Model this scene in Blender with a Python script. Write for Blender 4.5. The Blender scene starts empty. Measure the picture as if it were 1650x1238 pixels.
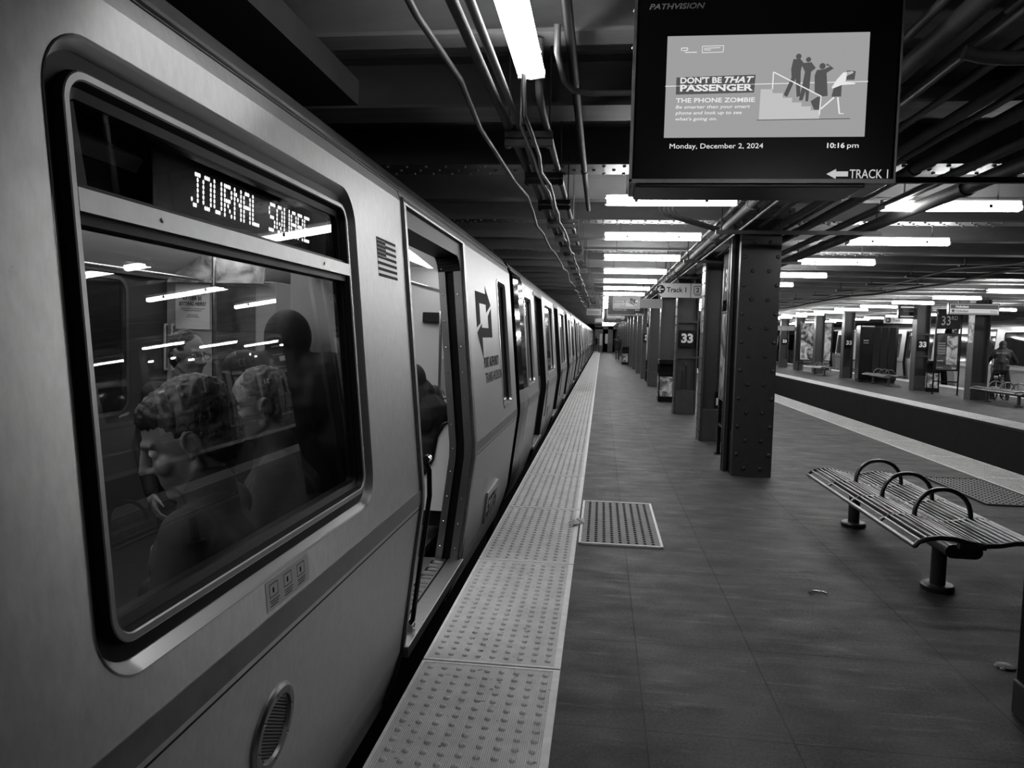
import bpy, bmesh, math, random
import numpy as np
from mathutils import Vector, Matrix, noise
random.seed(7)
PI = math.pi
SC = bpy.context.scene
COL = SC.collection

# ------------------------------------------------------------------ camera, world, exposure
cam_data = bpy.data.cameras.new('camera')
cam = bpy.data.objects.new('camera', cam_data); COL.objects.link(cam)
FPX = 1200.0
cam_data.sensor_fit = 'HORIZONTAL'; cam_data.sensor_width = 36.0
cam_data.lens = FPX / 1650.0 * 36.0
cam_data.clip_start = 0.02; cam_data.clip_end = 400
vy = Vector((145, -76, FPX)).normalized()              # the track direction seen by the camera
vx = Vector((1, 0.025, 0)); vx = (vx - vy * vx.dot(vy)).normalized()
vz = vx.cross(vy)
if vz.y > 0: vz = -vz
right = Vector((vx.x, vy.x, vz.x)); down = Vector((vx.y, vy.y, vz.y)); fwd = Vector((vx.z, vy.z, vz.z))
mw = Matrix.Identity(4)
for i, c in enumerate((right, -down, -fwd)):
    for j in range(3): mw[j][i] = c[j]
mw.translation = Vector((0, 0, 1.65))
cam.matrix_world = mw
SC.camera = cam

world = bpy.data.worlds.new('station_air'); SC.world = world; world.use_nodes = True
world.node_tree.nodes['Background'].inputs[0].default_value = (0.5, 0.5, 0.5, 1)
world.node_tree.nodes['Background'].inputs[1].default_value = 0.004
SC.view_settings.view_transform = 'Standard'; SC.view_settings.look = 'None'
SC.view_settings.gamma = 1.0; SC.view_settings.use_curve_mapping = False
SC.view_settings.exposure = 0.35
LAMP = 36.0            # emission of the fluorescent tubes
CARLAMP = 11.0          # emission of the strips in the car ceiling
SC.cycles.max_bounces = 7; SC.cycles.diffuse_bounces = 3; SC.cycles.glossy_bounces = 4
SC.cycles.transparent_max_bounces = 16
SC.cycles.caustics_reflective = False; SC.cycles.caustics_refractive = False
SC.cycles.sample_clamp_indirect = 4.0

# ------------------------------------------------------------------ materials
MATS = {}
def mat(name, col, rough=0.6, metal=0.0, noise_amt=0.0, scale=6.0, stretch=(1, 1, 1), bump=0.0, rvar=0.0,
        emit=None, spec=None, detail=5.0, bscale=None):
    if name in MATS: return MATS[name]
    m = bpy.data.materials.new(name); m.use_nodes = True
    nt = m.node_tree; b = nt.nodes['Principled BSDF']
    b.inputs['Base Color'].default_value = (col, col, col, 1)
    b.inputs['Roughness'].default_value = rough
    b.inputs['Metallic'].default_value = metal
    if spec is not None: b.inputs['Specular IOR Level'].default_value = spec
    if emit:
        b.inputs['Emission Color'].default_value = (1, 1, 1, 1)
        b.inputs['Emission Strength'].default_value = emit
    if noise_amt or bump or rvar:
        tc = nt.nodes.new('ShaderNodeTexCoord'); mp = nt.nodes.new('ShaderNodeMapping')
        mp.inputs['Scale'].default_value = stretch
        nt.links.new(tc.outputs['Object'], mp.inputs['Vector'])
        n = nt.nodes.new('ShaderNodeTexNoise'); n.inputs['Scale'].default_value = scale
        n.inputs['Detail'].default_value = detail; n.inputs['Roughness'].default_value = 0.62
        nt.links.new(mp.outputs[0], n.inputs['Vector'])
        if noise_amt:
            r = nt.nodes.new('ShaderNodeMapRange')
            r.inputs['From Min'].default_value = 0.3; r.inputs['From Max'].default_value = 0.7
            r.inputs['To Min'].default_value = col * (1 - noise_amt); r.inputs['To Max'].default_value = min(1, col * (1 + noise_amt))
            nt.links.new(n.outputs[0], r.inputs['Value']); nt.links.new(r.outputs[0], b.inputs['Base Color'])
        if rvar:
            r2 = nt.nodes.new('ShaderNodeMapRange')
            r2.inputs['From Min'].default_value = 0.3; r2.inputs['From Max'].default_value = 0.7
            r2.inputs['To Min'].default_value = max(0.02, rough - rvar); r2.inputs['To Max'].default_value = min(1, rough + rvar)
            nt.links.new(n.outputs[0], r2.inputs['Value']); nt.links.new(r2.outputs[0], b.inputs['Roughness'])
        if bump:
            n2 = n
            if bscale:
                n2 = nt.nodes.new('ShaderNodeTexNoise'); n2.inputs['Scale'].default_value = bscale
                n2.inputs['Detail'].default_value = 3; nt.links.new(mp.outputs[0], n2.inputs['Vector'])
            bp = nt.nodes.new('ShaderNodeBump'); bp.inputs['Strength'].default_value = bump
            bp.inputs['Distance'].default_value = 0.01
            nt.links.new(n2.outputs[0], bp.inputs['Height']); nt.links.new(bp.outputs[0], b.inputs['Normal'])
    MATS[name] = m
    return m

def glow(name, strength, col=1.0):
    if name in MATS: return MATS[name]
    m = bpy.data.materials.new(name); m.use_nodes = True
    nt = m.node_tree; nt.nodes.clear()
    o = nt.nodes.new('ShaderNodeOutputMaterial'); e = nt.nodes.new('ShaderNodeEmission')
    e.inputs[0].default_value = (col, col, col, 1); e.inputs[1].default_value = strength
    nt.links.new(e.outputs[0], o.inputs[0]); MATS[name] = m
    return m

def glass(name, tint, refl=1.0):
    m = bpy.data.materials.new(name); m.use_nodes = True
    nt = m.node_tree; nt.nodes.clear(); N = nt.nodes.new; L = nt.links.new
    o = N('ShaderNodeOutputMaterial'); t = N('ShaderNodeBsdfTransparent'); g = N('ShaderNodeBsdfGlossy')
    t.inputs[0].default_value = (tint, tint, tint, 1)
    g.inputs['Roughness'].default_value = 0.0; g.inputs[0].default_value = (1, 1, 1, 1)
    fr = N('ShaderNodeFresnel'); fr.inputs[0].default_value = 1.5
    geo = N('ShaderNodeNewGeometry'); inv = N('ShaderNodeMath'); inv.operation = 'SUBTRACT'; inv.inputs[0].default_value = 1.0
    mul = N('ShaderNodeMath'); mul.operation = 'MULTIPLY'
    mul2 = N('ShaderNodeMath'); mul2.operation = 'MULTIPLY'; mul2.inputs[1].default_value = refl; mul2.use_clamp = True
    L(geo.outputs['Backfacing'], inv.inputs[1]); L(fr.outputs[0], mul.inputs[0]); L(inv.outputs[0], mul.inputs[1])
    L(mul.outputs[0], mul2.inputs[0])
    mx = N('ShaderNodeMixShader'); L(mul2.outputs[0], mx.inputs[0]); L(t.outputs[0], mx.inputs[1]); L(g.outputs[0], mx.inputs[2])
    L(mx.outputs[0], o.inputs[0]); MATS[name] = m
    return m

def floor_material():
    """Dark worn concrete slabs: joints across every 0.914 m, joints along, scuff streaks, light specks."""
    m = bpy.data.materials.new('platform_concrete'); m.use_nodes = True
    nt = m.node_tree; N = nt.nodes.new; L = nt.links.new; b = nt.nodes['Principled BSDF']
    tc = N('ShaderNodeTexCoord'); sp = N('ShaderNodeSeparateXYZ'); L(tc.outputs['Object'], sp.inputs[0])
    def math_(op, a, c=None):
        n = N('ShaderNodeMath'); n.operation = op
        for i, v in enumerate((a, c)):
            if v is None: continue
            if isinstance(v, (int, float)): n.inputs[i].default_value = v
            else: L(v, n.inputs[i])
        return n.outputs[0]
    def joint(coord, off, period, w):
        t = math_('DIVIDE', math_('SUBTRACT', coord, off), period)
        fr = math_('FRACT', t); d = math_('ABSOLUTE', math_('SUBTRACT', fr, 0.5))
        return math_('GREATER_THAN', d, 0.5 - w / period)
    wob = N('ShaderNodeTexNoise'); wob.inputs['Scale'].default_value = 1.3; L(tc.outputs['Object'], wob.inputs['Vector'])
    yy = math_('ADD', sp.outputs[1], math_('MULTIPLY', math_('SUBTRACT', wob.outputs[0], 0.5), 0.03))
    jy = joint(yy, 3.08, 0.914, 0.0042)
    jx = joint(sp.outputs[0], 0.84, 1.01, 0.0048)
    body = math_('GREATER_THAN', sp.outputs[0], 0.3)
    jx = math_('MULTIPLY', jx, body)
    jb = math_('LESS_THAN', math_('ABSOLUTE', math_('SUBTRACT', sp.outputs[0], 0.235)), 0.004)
    j = math_('MINIMUM', math_('ADD', math_('ADD', jy, jx), jb), 1.0)
    def nz(scale, st, det=6, ro=0.65):
        mp = N('ShaderNodeMapping'); mp.inputs['Scale'].default_value = st; L(tc.outputs['Object'], mp.inputs[0])
        n = N('ShaderNodeTexNoise'); n.inputs['Scale'].default_value = scale; n.inputs['Detail'].default_value = det
        n.inputs['Roughness'].default_value = ro; L(mp.outputs[0], n.inputs['Vector']); return n.outputs[0]
    def rng(v, a, c, d, e):
        r = N('ShaderNodeMapRange'); L(v, r.inputs[0])
        for i, q in enumerate((a, c, d, e)): r.inputs[i + 1].default_value = q
        return r.outputs[0]
    streak = rng(nz(2.0, (0.7, 2.2, 1), 8, 0.7), 0.38, 0.72, 0.72, 1.55)
    blotch = rng(nz(1.5, (1, 1, 1), 7, 0.7), 0.3, 0.7, 0.45, 1.6)
    fine = rng(nz(70, (1, 1, 1), 2, 0.5), 0.3, 0.7, 0.5, 1.5)
    speck = rng(nz(160, (1, 1, 1), 1, 0.5), 0.70, 0.77, 0.0, 0.22)
    border = rng(sp.outputs[0], 0.23, 0.24, 0.78, 1.0)
    base = math_('MULTIPLY', math_('MULTIPLY', math_('MULTIPLY', math_('MULTIPLY', streak, blotch), fine), border), 0.029)
    warp = nz(0.9, (1.8, 0.35, 1), 3, 0.55)
    crack = rng(math_('ABSOLUTE', math_('SUBTRACT', warp, 0.5)), 0.0, 0.0045, 1.0, 0.0)
    cmask = rng(nz(0.6, (1, 1, 1), 3, 0.5), 0.55, 0.64, 0.0, 0.035)
    scuff = math_('MULTIPLY', rng(nz(5.0, (0.35, 2.6, 1), 8, 0.75), 0.55, 0.74, 0.0, 0.09), blotch)
    base = math_('ADD', math_('ADD', base, speck), math_('ADD', math_('MULTIPLY', crack, cmask), scuff))
    base = math_('MULTIPLY', base, math_('SUBTRACT', 1.0, math_('MULTIPLY', j, 0.85)))
    b.inputs['Specular IOR Level'].default_value = 0.25
    L(base, b.inputs['Base Color'])
    L(rng(nz(3.0, (0.8, 1.6, 1)), 0.3, 0.7, 0.52, 0.72), b.inputs['Roughness'])
    h = math_('SUBTRACT', math_('MULTIPLY', fine, 0.12), j)
    bp = N('ShaderNodeBump'); bp.inputs['Strength'].default_value = 0.5; bp.inputs['Distance'].default_value = 0.004
    L(h, bp.inputs['Height']); L(bp.outputs[0], b.inputs['Normal'])
    return m

def tactile_material(name, col):
    """Pale tile with fine ridges along its length, grime specks."""
    m = bpy.data.materials.new(name); m.use_nodes = True
    nt = m.node_tree; N = nt.nodes.new; L = nt.links.new; b = nt.nodes['Principled BSDF']
    tc = N('ShaderNodeTexCoord')
    w = N('ShaderNodeTexWave'); w.wave_type = 'BANDS'; w.bands_direction = 'X'; w.inputs['Scale'].default_value = 38
    L(tc.outputs['Object'], w.inputs['Vector'])
    n = N('ShaderNodeTexNoise'); n.inputs['Scale'].default_value = 5; n.inputs['Detail'].default_value = 8; n.inputs['Roughness'].default_value = 0.7
    L(tc.outputs['Object'], n.inputs['Vector'])
    n2 = N('ShaderNodeTexNoise'); n2.inputs['Scale'].default_value = 26; n2.inputs['Detail'].default_value = 2
    L(tc.outputs['Object'], n2.inputs['Vector'])
    r = N('ShaderNodeMapRange'); L(n.outputs[0], r.inputs[0])
    for i, q in enumerate((0.3, 0.7, col * 0.78, col * 1.15)): r.inputs[i + 1].default_value = q
    g = N('ShaderNodeMapRange'); L(n2.outputs[0], g.inputs[0])
    for i, q in enumerate((0.27, 0.31, 0.3, 1.0)): g.inputs[i + 1].default_value = q
    wr = N('ShaderNodeMapRange'); L(w.outputs[0], wr.inputs[0])
    for i, q in enumerate((0.0, 0.5, 0.62, 1.0)): wr.inputs[i + 1].default_value = q
    a = N('ShaderNodeMath'); a.operation = 'MULTIPLY'; L(r.outputs[0], a.inputs[0]); L(g.outputs[0], a.inputs[1])
    a2 = N('ShaderNodeMath'); a2.operation = 'MULTIPLY'; L(a.outputs[0], a2.inputs[0]); L(wr.outputs[0], a2.inputs[1])
    L(a2.outputs[0], b.inputs['Base Color']); b.inputs['Roughness'].default_value = 0.6
    bp = N('ShaderNodeBump'); bp.inputs['Strength'].default_value = 0.5; bp.inputs['Distance'].default_value = 0.002
    L(w.outputs[0], bp.inputs['Height']); L(bp.outputs[0], b.inputs['Normal'])
    MATS[name] = m
    return m

def poster_material(name, seed, lo, hi, scale=3.0):
    """A printed picture: soft blocks of light and dark."""
    m = bpy.data.materials.new(name); m.use_nodes = True
    nt = m.node_tree; N = nt.nodes.new; L = nt.links.new; b = nt.nodes['Principled BSDF']
    tc = N('ShaderNodeTexCoord'); mp = N('ShaderNodeMapping'); mp.inputs['Location'].default_value = (seed, seed * 1.7, 0)
    L(tc.outputs['Object'], mp.inputs[0])
    n = N('ShaderNodeTexNoise'); n.inputs['Scale'].default_value = scale; n.inputs['Detail'].default_value = 4
    n.inputs['Distortion'].default_value = 1.2; L(mp.outputs[0], n.inputs['Vector'])
    r = N('ShaderNodeMapRange'); L(n.outputs[0], r.inputs[0])
    for i, q in enumerate((0.38, 0.62, lo, hi)): r.inputs[i + 1].default_value = q
    L(r.outputs[0], b.inputs['Base Color']); b.inputs['Roughness'].default_value = 0.5; b.inputs['Specular IOR Level'].default_value = 0.25
    MATS[name] = m
    return m

M_FLOOR = floor_material()
M_TACT = tactile_material('pale_tactile_tile', 0.60)
M_TACTD = tactile_material('grey_tactile_plate', 0.20)
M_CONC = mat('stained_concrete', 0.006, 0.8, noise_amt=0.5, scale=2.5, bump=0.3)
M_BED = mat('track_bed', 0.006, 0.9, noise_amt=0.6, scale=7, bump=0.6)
M_CEIL = mat('ceiling_paint', 0.42, 0.7, noise_amt=0.35, scale=2.0, stretch=(0.4, 2.5, 1))
M_BEAM = mat('beam_paint', 0.20, 0.5, noise_amt=0.3, scale=3.0, stretch=(0.3, 3, 1))
M_WALL = mat('tunnel_wall', 0.03, 0.8, noise_amt=0.4, scale=1.5)
M_STEEL = mat('brushed_steel', 0.50, 0.34, 0.85, noise_amt=0.10, scale=42, stretch=(1, 1, 0.45), rvar=0.02)
def brushed(m, aniso=0.88):
    """grain that smears reflections up and down the car side"""
    nt = m.node_tree; c = nt.nodes.new('ShaderNodeCombineXYZ'); c.inputs[2].default_value = 1.0
    b = nt.nodes['Principled BSDF']; b.inputs['Anisotropic'].default_value = aniso; b.inputs['Specular Tint'].default_value = (.30, .30, .30, 1)
    nt.links.new(c.outputs[0], b.inputs['Tangent'])
    # small dark pits and grime
    tc = nt.nodes.new('ShaderNodeTexCoord'); n = nt.nodes.new('ShaderNodeTexNoise'); n.inputs['Scale'].default_value = 9; n.inputs['Detail'].default_value = 9
    n.inputs['Roughness'].default_value = 0.75; nt.links.new(tc.outputs['Object'], n.inputs['Vector'])
    r = nt.nodes.new('ShaderNodeMapRange'); nt.links.new(n.outputs[0], r.inputs[0])
    for i_, q_ in enumerate((0.27, 0.33, 0.55, 1.0)): r.inputs[i_ + 1].default_value = q_
    src = b.inputs['Base Color'].links[0].from_socket
    mu = nt.nodes.new('ShaderNodeMath'); mu.operation = 'MULTIPLY'; nt.links.new(src, mu.inputs[0]); nt.links.new(r.outputs[0], mu.inputs[1])
    nt.links.new(mu.outputs[0], b.inputs['Base Color'])
brushed(M_STEEL)
M_STEELD = mat('dull_steel', 0.24, 0.42, 1.0, noise_amt=0.18, scale=14, rvar=0.08)
M_CHROME = mat('polished_trim', 0.62, 0.16, 1.0)
M_SILVER = mat('satin_aluminium', 0.34, 0.45, 1.0, noise_amt=0.06, scale=20)
M_RUBBER = mat('black_rubber', 0.004, 0.5, spec=0.12)
M_TRIM = mat('bevel_trim', 0.48, 0.30, 0.9)
M_BLACK = mat('black_enamel', 0.004, 0.25, spec=0.22)
M_MASK = mat('black_cab_gloss', 0.004, 0.07, spec=0.25)
M_BLACKM = mat('matt_black', 0.006, 0.6, spec=0.2)
M_COLUMN = mat('column_paint', 0.031, 0.36, noise_amt=0.15, scale=9, bump=0.04)
M_COLB = mat('column_base_paint', 0.036, 0.45, noise_amt=0.25, scale=8)
M_PIPE = mat('galvanised_conduit', 0.15, 0.55, 0.3, noise_amt=0.2, scale=10, stretch=(1, 0.2, 1))
M_PIPEW = mat('painted_pipe', 0.10, 0.65, noise_amt=0.2, scale=8)
M_CABLE = mat('dark_cable', 0.02, 0.45)
M_CABLEG = mat('grey_cable', 0.035, 0.5)
M_WHITE = mat('white_enamel', 0.62, 0.45)
M_WHITEP = mat('white_print', 0.72, 0.5)
M_PAPER = mat('pale_paper', 0.55, 0.7)
M_DARKP = mat('dark_print', 0.012, 0.7, spec=0.1)
M_GREYP = mat('grey_print', 0.22, 0.5)
M_SIGNBG = mat('pale_sign_panel', 0.34, 0.45)
M_BENCH = mat('bench_steel', 0.22, 0.30, 1.0, noise_amt=0.1, scale=20)
M_HOOP = mat('hoop_steel', 0.16, 0.28, 1.0)
M_BENCHD = mat('bench_dark_paint', 0.035, 0.3)
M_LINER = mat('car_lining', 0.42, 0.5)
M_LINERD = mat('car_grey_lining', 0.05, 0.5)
M_CARFLOOR = mat('car_flooring', 0.035, 0.55, noise_amt=0.2, scale=20)
M_TUBE = glow('fluorescent_lens', LAMP)
M_TUBEN = glow('fluorescent_lens_dimmed', LAMP * 0.42)  # same lens, dimmed so the nearest light does not wash out the steel
M_TUBEF = glow('fluorescent_lens_boosted', LAMP * 1.8)  # same lens, boosted to brighten the platform across the track
M_CARTUBE = glow('car_light_strip', CARLAMP)
M_LED = glow('sign_led', 4.2)
M_PANE = glass('tinted_pane', 0.66, 0.62)
M_PANED = glass('dark_tinted_pane', 0.16)
M_SKIN = mat('skin', 0.20, 0.5, noise_amt=0.08, scale=30)
M_COATB = mat('black_coat_cloth', 0.006, 0.7, noise_amt=0.4, scale=18, bump=0.3)
M_COATG = mat('grey_coat_cloth', 0.03, 0.8, noise_amt=0.3, scale=14, bump=0.3)
M_TROUS = mat('dark_trousers', 0.02, 0.8, noise_amt=0.3, scale=20)
M_TROUSG = mat('grey_trousers', 0.06, 0.8, noise_amt=0.3, scale=20)
M_SHOE = mat('shoe_leather', 0.02, 0.4)
M_SHOEL = mat('pale_shoe', 0.3, 0.5)
M_HAIR = mat('dark_hair', 0.016, 0.45, noise_amt=0.5, scale=60, bump=0.5)
M_HAIRG = mat('grey_hair', 0.10, 0.6, noise_amt=0.4, scale=60, bump=0.4)

# ------------------------------------------------------------------ mesh builder
class MB:
    def __init__(s): s.v = []; s.f = []; s.m = []
    def add(s, vs, fs, mi=0):
        o = len(s.v); s.v += [tuple(v) for v in vs]
        for f in fs: s.f.append(tuple(i + o for i in f)); s.m.append(mi)
        return s
    def box(s, x0, x1, y0, y1, z0, z1, mi=0, R=None):
        vs = [(x, y, z) for z in (z0, z1) for y in (y0, y1) for x in (x0, x1)]
        if R is not None: vs = [R @ Vector(v) for v in vs]
        return s.add(vs, [(0, 2, 3, 1), (4, 5, 7, 6), (0, 1, 5, 4), (2, 6, 7, 3), (0, 4, 6, 2), (1, 3, 7, 5)], mi)
    def bbox(s, x0, x1, y0, y1, z0, z1, b=0.01, mi=0, R=None):
        """box with chamfered edges"""
        b = min(b, (x1 - x0) * .45, (y1 - y0) * .45, (z1 - z0) * .45)
        bm = bmesh.new(); bmesh.ops.create_cube(bm, size=1.0)
        for v in bm.verts:
            v.co = Vector(((x0 + x1) / 2 + v.co.x * (x1 - x0), (y0 + y1) / 2 + v.co.y * (y1 - y0), (z0 + z1) / 2 + v.co.z * (z1 - z0)))
        bmesh.ops.bevel(bm, geom=list(bm.edges), offset=b, segments=2, affect='EDGES', profile=0.5)
        s.bm(bm, mi, R); return s
    def bm(s, bm, mi=0, R=None):
        bm.verts.index_update()
        vs = [(R @ v.co) if R is not None else v.co.copy() for v in bm.verts]
        s.add(vs, [[v.index for v in f.verts] for f in bm.faces], mi); bm.free()
        return s
    def cyl(s, p0, p1, r, r1=None, seg=12, mi=0, caps=True):
        return s.tube([p0, p1], [r, r if r1 is None else r1], seg, mi, caps)
    def tube(s, pts, r, seg=8, mi=0, caps=True):
        pts = [Vector(p) for p in pts]; n = len(pts)
        rs = r if isinstance(r, (list, tuple)) else [r] * n
        t0 = (pts[1] - pts[0]).normalized()
        up = Vector((0, 0, 1)) if abs(t0.z) < 0.9 else Vector((1, 0, 0))
        u = t0.cross(up).normalized(); vs = []; fs = []
        for i, p in enumerate(pts):
            if i == 0: t = pts[1] - pts[0]
            elif i == n - 1: t = pts[-1] - pts[-2]
            else: t = (pts[i + 1] - p).normalized() + (p - pts[i - 1]).normalized()
            t.normalize(); u = (u - t * u.dot(t)).normalized(); w = t.cross(u)
            for k in range(seg):
                a = 2 * PI * k / seg; vs.append(p + (u * math.cos(a) + w * math.sin(a)) * rs[i])
        for i in range(n - 1):
            for k in range(seg):
                a = i * seg + k; b = i * seg + (k + 1) % seg; fs.append((a, b, b + seg, a + seg))
        if caps: fs.append(tuple(range(seg))[::-1]); fs.append(tuple((n - 1) * seg + k for k in range(seg)))
        return s.add(vs, fs, mi)
    def prism(s, poly, y0, y1, axis='y', mi=0):
        """extrude a 2D polygon; axis y: poly (x,z); axis x: poly (y,z); axis z: poly (x,y)"""
        def P(a, b, t): return {'y': (a, t, b), 'x': (t, a, b), 'z': (a, b, t)}[axis]
        n = len(poly); vs = [P(a, b, y0) for a, b in poly] + [P(a, b, y1) for a, b in poly]
        fs = [tuple(range(n)), tuple(range(2 * n - 1, n - 1, -1))] + [(i, i + n, (i + 1) % n + n, (i + 1) % n) for i in range(n)]
        return s.add(vs, fs, mi)
    def lathe(s, prof, c=(0, 0, 0), seg=16, mi=0):
        vs = []; fs = []; n = len(prof)
        for r, z in prof:
            for k in range(seg):
                a = 2 * PI * k / seg; vs.append((c[0] + r * math.cos(a), c[1] + r * math.sin(a), c[2] + z))
        for i in range(n - 1):
            for k in range(seg):
                a = i * seg + k; b = i * seg + (k + 1) % seg; fs.append((a, b, b + seg, a + seg))
        fs.append(tuple(range(seg))[::-1]); fs.append(tuple((n - 1) * seg + k for k in range(seg)))
        return s.add(vs, fs, mi)
    def dome(s, c, r, h, nrm=(0, 0, 1), seg=8, mi=0):
        q = Vector((0, 0, 1)).rotation_difference(Vector(nrm)); c = Vector(c); vs = []; fs = []
        prof = [(1, 0), (0.82, 0.62), (0.45, 0.93)]
        for pr, pz in prof:
            for k in range(seg):
                a = 2 * PI * k / seg; vs.append(c + q @ Vector((r * pr * math.cos(a), r * pr * math.sin(a), h * pz)))
        vs.append(c + q @ Vector((0, 0, h)))
        for i in range(2):
            for k in range(seg):
                a = i * seg + k; b = i * seg + (k + 1) % seg; fs.append((a, b, b + seg, a + seg))
        for k in range(seg): fs.append((2 * seg + k, 2 * seg + (k + 1) % seg, 3 * seg))
        return s.add(vs, fs, mi)
    def ell(s, c, rad, R=None, seg=16, rings=10, mi=0):
        vs = []; fs = []; c = Vector(c)
        for i in range(1, rings):
            t = PI * i / rings
            for k in range(seg):
                a = 2 * PI * k / seg
                p = Vector((rad[0] * math.sin(t) * math.cos(a), rad[1] * math.sin(t) * math.sin(a), rad[2] * math.cos(t)))
                vs.append(c + (R @ p if R is not None else p))
        top = len(vs); p = Vector((0, 0, rad[2])); vs.append(c + (R @ p if R is not None else p)); p = -p; vs.append(c + (R @ p if R is not None else p))
        for i in range(rings - 2):
            for k in range(seg):
                a = i * seg + k; b = i * seg + (k + 1) % seg; fs.append((a, a + seg, b + seg, b))
        for k in range(seg):
            fs.append((top, k, (k + 1) % seg)); l = (rings - 2) * seg; fs.append((top + 1, l + (k + 1) % seg, l + k))
        return s.add(vs, fs, mi)
    def cap(s, p0, p1, r0, r1=None, seg=12, mi=0):
        """tapered capsule, closed"""
        r1 = r0 if r1 is None else r1; p0 = Vector(p0); p1 = Vector(p1); d = p1 - p0; L = d.length
        t = d / L if L > 1e-6 else Vector((0, 0, 1)); pts = []; rs = []
        for a in (-80, -50, -22): pts.append(p0 + t * r0 * math.sin(math.radians(a))); rs.append(r0 * math.cos(math.radians(a)))
        for a in (22, 50, 80): pts.append(p1 + t * r1 * math.sin(math.radians(a))); rs.append(r1 * math.cos(math.radians(a)))
        return s.tube(pts, rs, seg, mi)
    def mesh(s, name, mats, smooth=None):
        me = bpy.data.meshes.new(name); me.from_pydata(s.v, [], s.f)
        for m in (mats if isinstance(mats, (list, tuple)) else [mats]): me.materials.append(m)
        me.polygons.foreach_set('material_index', s.m)
        if smooth is not None:
            me.polygons.foreach_set('use_smooth', [True] * len(s.f))
            if smooth < 180: me.set_sharp_from_angle(angle=math.radians(smooth))
        me.update(); return me

def obj(name, mb, mats, parent=None, smooth=None, loc=None, fix=False, label=None):
    me = mb.mesh(name, mats, smooth) if isinstance(mb, MB) else mb
    if fix:
        bm = bmesh.new(); bm.from_mesh(me); bmesh.ops.recalc_face_normals(bm, faces=bm.faces); bm.to_mesh(me); bm.free()
    o = bpy.data.objects.new(name, me); COL.objects.link(o)
    if parent is not None: o.parent = parent
    if loc is not None: o.location = loc
    if label: o['label'] = label
    return o

def tag(o, label, cat, group=None, kind=None):
    o['label'] = label; o['category'] = cat
    if group: o['group'] = group
    if kind: o['kind'] = kind
    return o
def thing(name, label, cat, loc=(0, 0, 0), rz=0.0, group=None, kind=None):
    o = bpy.data.objects.new(name, None); COL.objects.link(o); o.empty_display_size = 0.1
    o.location = loc; o.rotation_euler = (0, 0, rz)
    return tag(o, label, cat, group, kind)
def struct(name, mb, mats, smooth=None, label=None):
    o = obj(name, mb, mats, None, smooth); o['kind'] = 'structure'
    if label: o['label'] = label
    return o
def copy_tree(o, parent=None):
    c = o.copy(); COL.objects.link(c)
    if parent is not None: c.parent = parent
    for ch in list(o.children): copy_tree(ch, c)
    return c
def dup(o, loc, label, rz=None, group=None):
    c = copy_tree(o); c.location = loc
    if rz is not None: c.rotation_euler = (0, 0, rz)
    c['label'] = label
    if group: c['group'] = group
    return c

def text_mesh(body, size, bold=0.0, shear=0.0, align='LEFT', depth=0.0008, width=1.0, track=1.0):
    cu = bpy.data.curves.new('lettering', 'FONT'); cu.body = body; cu.size = size; cu.offset = bold; cu.shear = shear
    cu.align_x = align; cu.extrude = depth; cu.resolution_u = 3; cu.space_character = track
    t = bpy.data.objects.new('lettering', cu); COL.objects.link(t)
    dg = bpy.context.evaluated_depsgraph_get(); me = bpy.data.meshes.new_from_object(t.evaluated_get(dg))
    bpy.data.objects.remove(t); bpy.data.curves.remove(cu)
    if width != 1.0: me.transform(Matrix.Diagonal((width, 1, 1, 1)))
    return me
def fit_text(body, width, height, **k):
    """lettering scaled so that its capitals are `height` tall and the line `width` wide"""
    me = text_mesh(body, 1.0, **k)
    xs = [v.co.x for v in me.vertices]; ys = [v.co.y for v in me.vertices]
    x0, x1, y1 = min(xs), max(xs), max(ys)
    me.transform(Matrix.Diagonal((width / (x1 - x0), height / y1, 1, 1)) @ Matrix.Translation((-x0, 0, 0)))
    for v in me.vertices: v.co.z = 0.0008 if v.co.z > 0 else 0.0
    return me
def lettering(name, me, m, parent, M, label=None):
    me.materials.clear(); me.materials.append(m); me.transform(M); me.name = name
    return obj(name, me, None, parent, label=label)
def frame(o, xdir, ydir):
    """matrix: local x along xdir, local y along ydir, origin o"""
    x = Vector(xdir).normalized(); y = Vector(ydir); y = (y - x * y.dot(x)).normalized(); z = x.cross(y)
    M = Matrix.Identity(4)
    for i, c in enumerate((x, y, z)):
        for j in range(3): M[j][i] = c[j]
    M.translation = Vector(o); return M

# ------------------------------------------------------------------ the setting
YA, YB = -6.0, 110.0
def slab(x0, x1):
    mb = MB(); mb.box(x0, x1, YA, YB, -0.05, 0.0, 0); return mb
o = struct('floor', slab(-0.84, 5.41), [M_FLOOR])
o['label'] = 'dark concrete platform floor with slab joints beside the train'
o = struct('floor', slab(8.4, 14.2), [M_FLOOR])
o['label'] = 'concrete floor of the platform across the track'
for nm, x0, x1 in (('wall_platform_left', -0.82, -0.6), ('wall_platform_right', 5.15, 5.39), ('wall_far_platform_left', 8.42, 8.64), ('wall_far_platform_right', 13.96, 14.18)):
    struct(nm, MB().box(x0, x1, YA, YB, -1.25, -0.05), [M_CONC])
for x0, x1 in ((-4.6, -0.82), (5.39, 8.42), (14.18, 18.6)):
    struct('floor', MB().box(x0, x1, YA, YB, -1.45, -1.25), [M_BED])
struct('wall_left', MB().box(-4.9, -4.6, YA, YB, -1.25, 3.6), [M_WALL])
struct('wall_right', MB().box(18.6, 18.9, YA, YB, -1.25, 3.6), [M_WALL])
struct('wall_back', MB().box(-4.9, 18.9, YA - 0.3, YA, -1.25, 3.6), [M_WALL])
struct('wall_front', MB().box(-4.9, 18.9, YB, YB + 0.3, -1.25, 3.6), [M_WALL])
struct('ceiling', MB().box(-4.6, 18.6, YA, YB, 3.42, 3.6), [M_CEIL])

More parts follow.
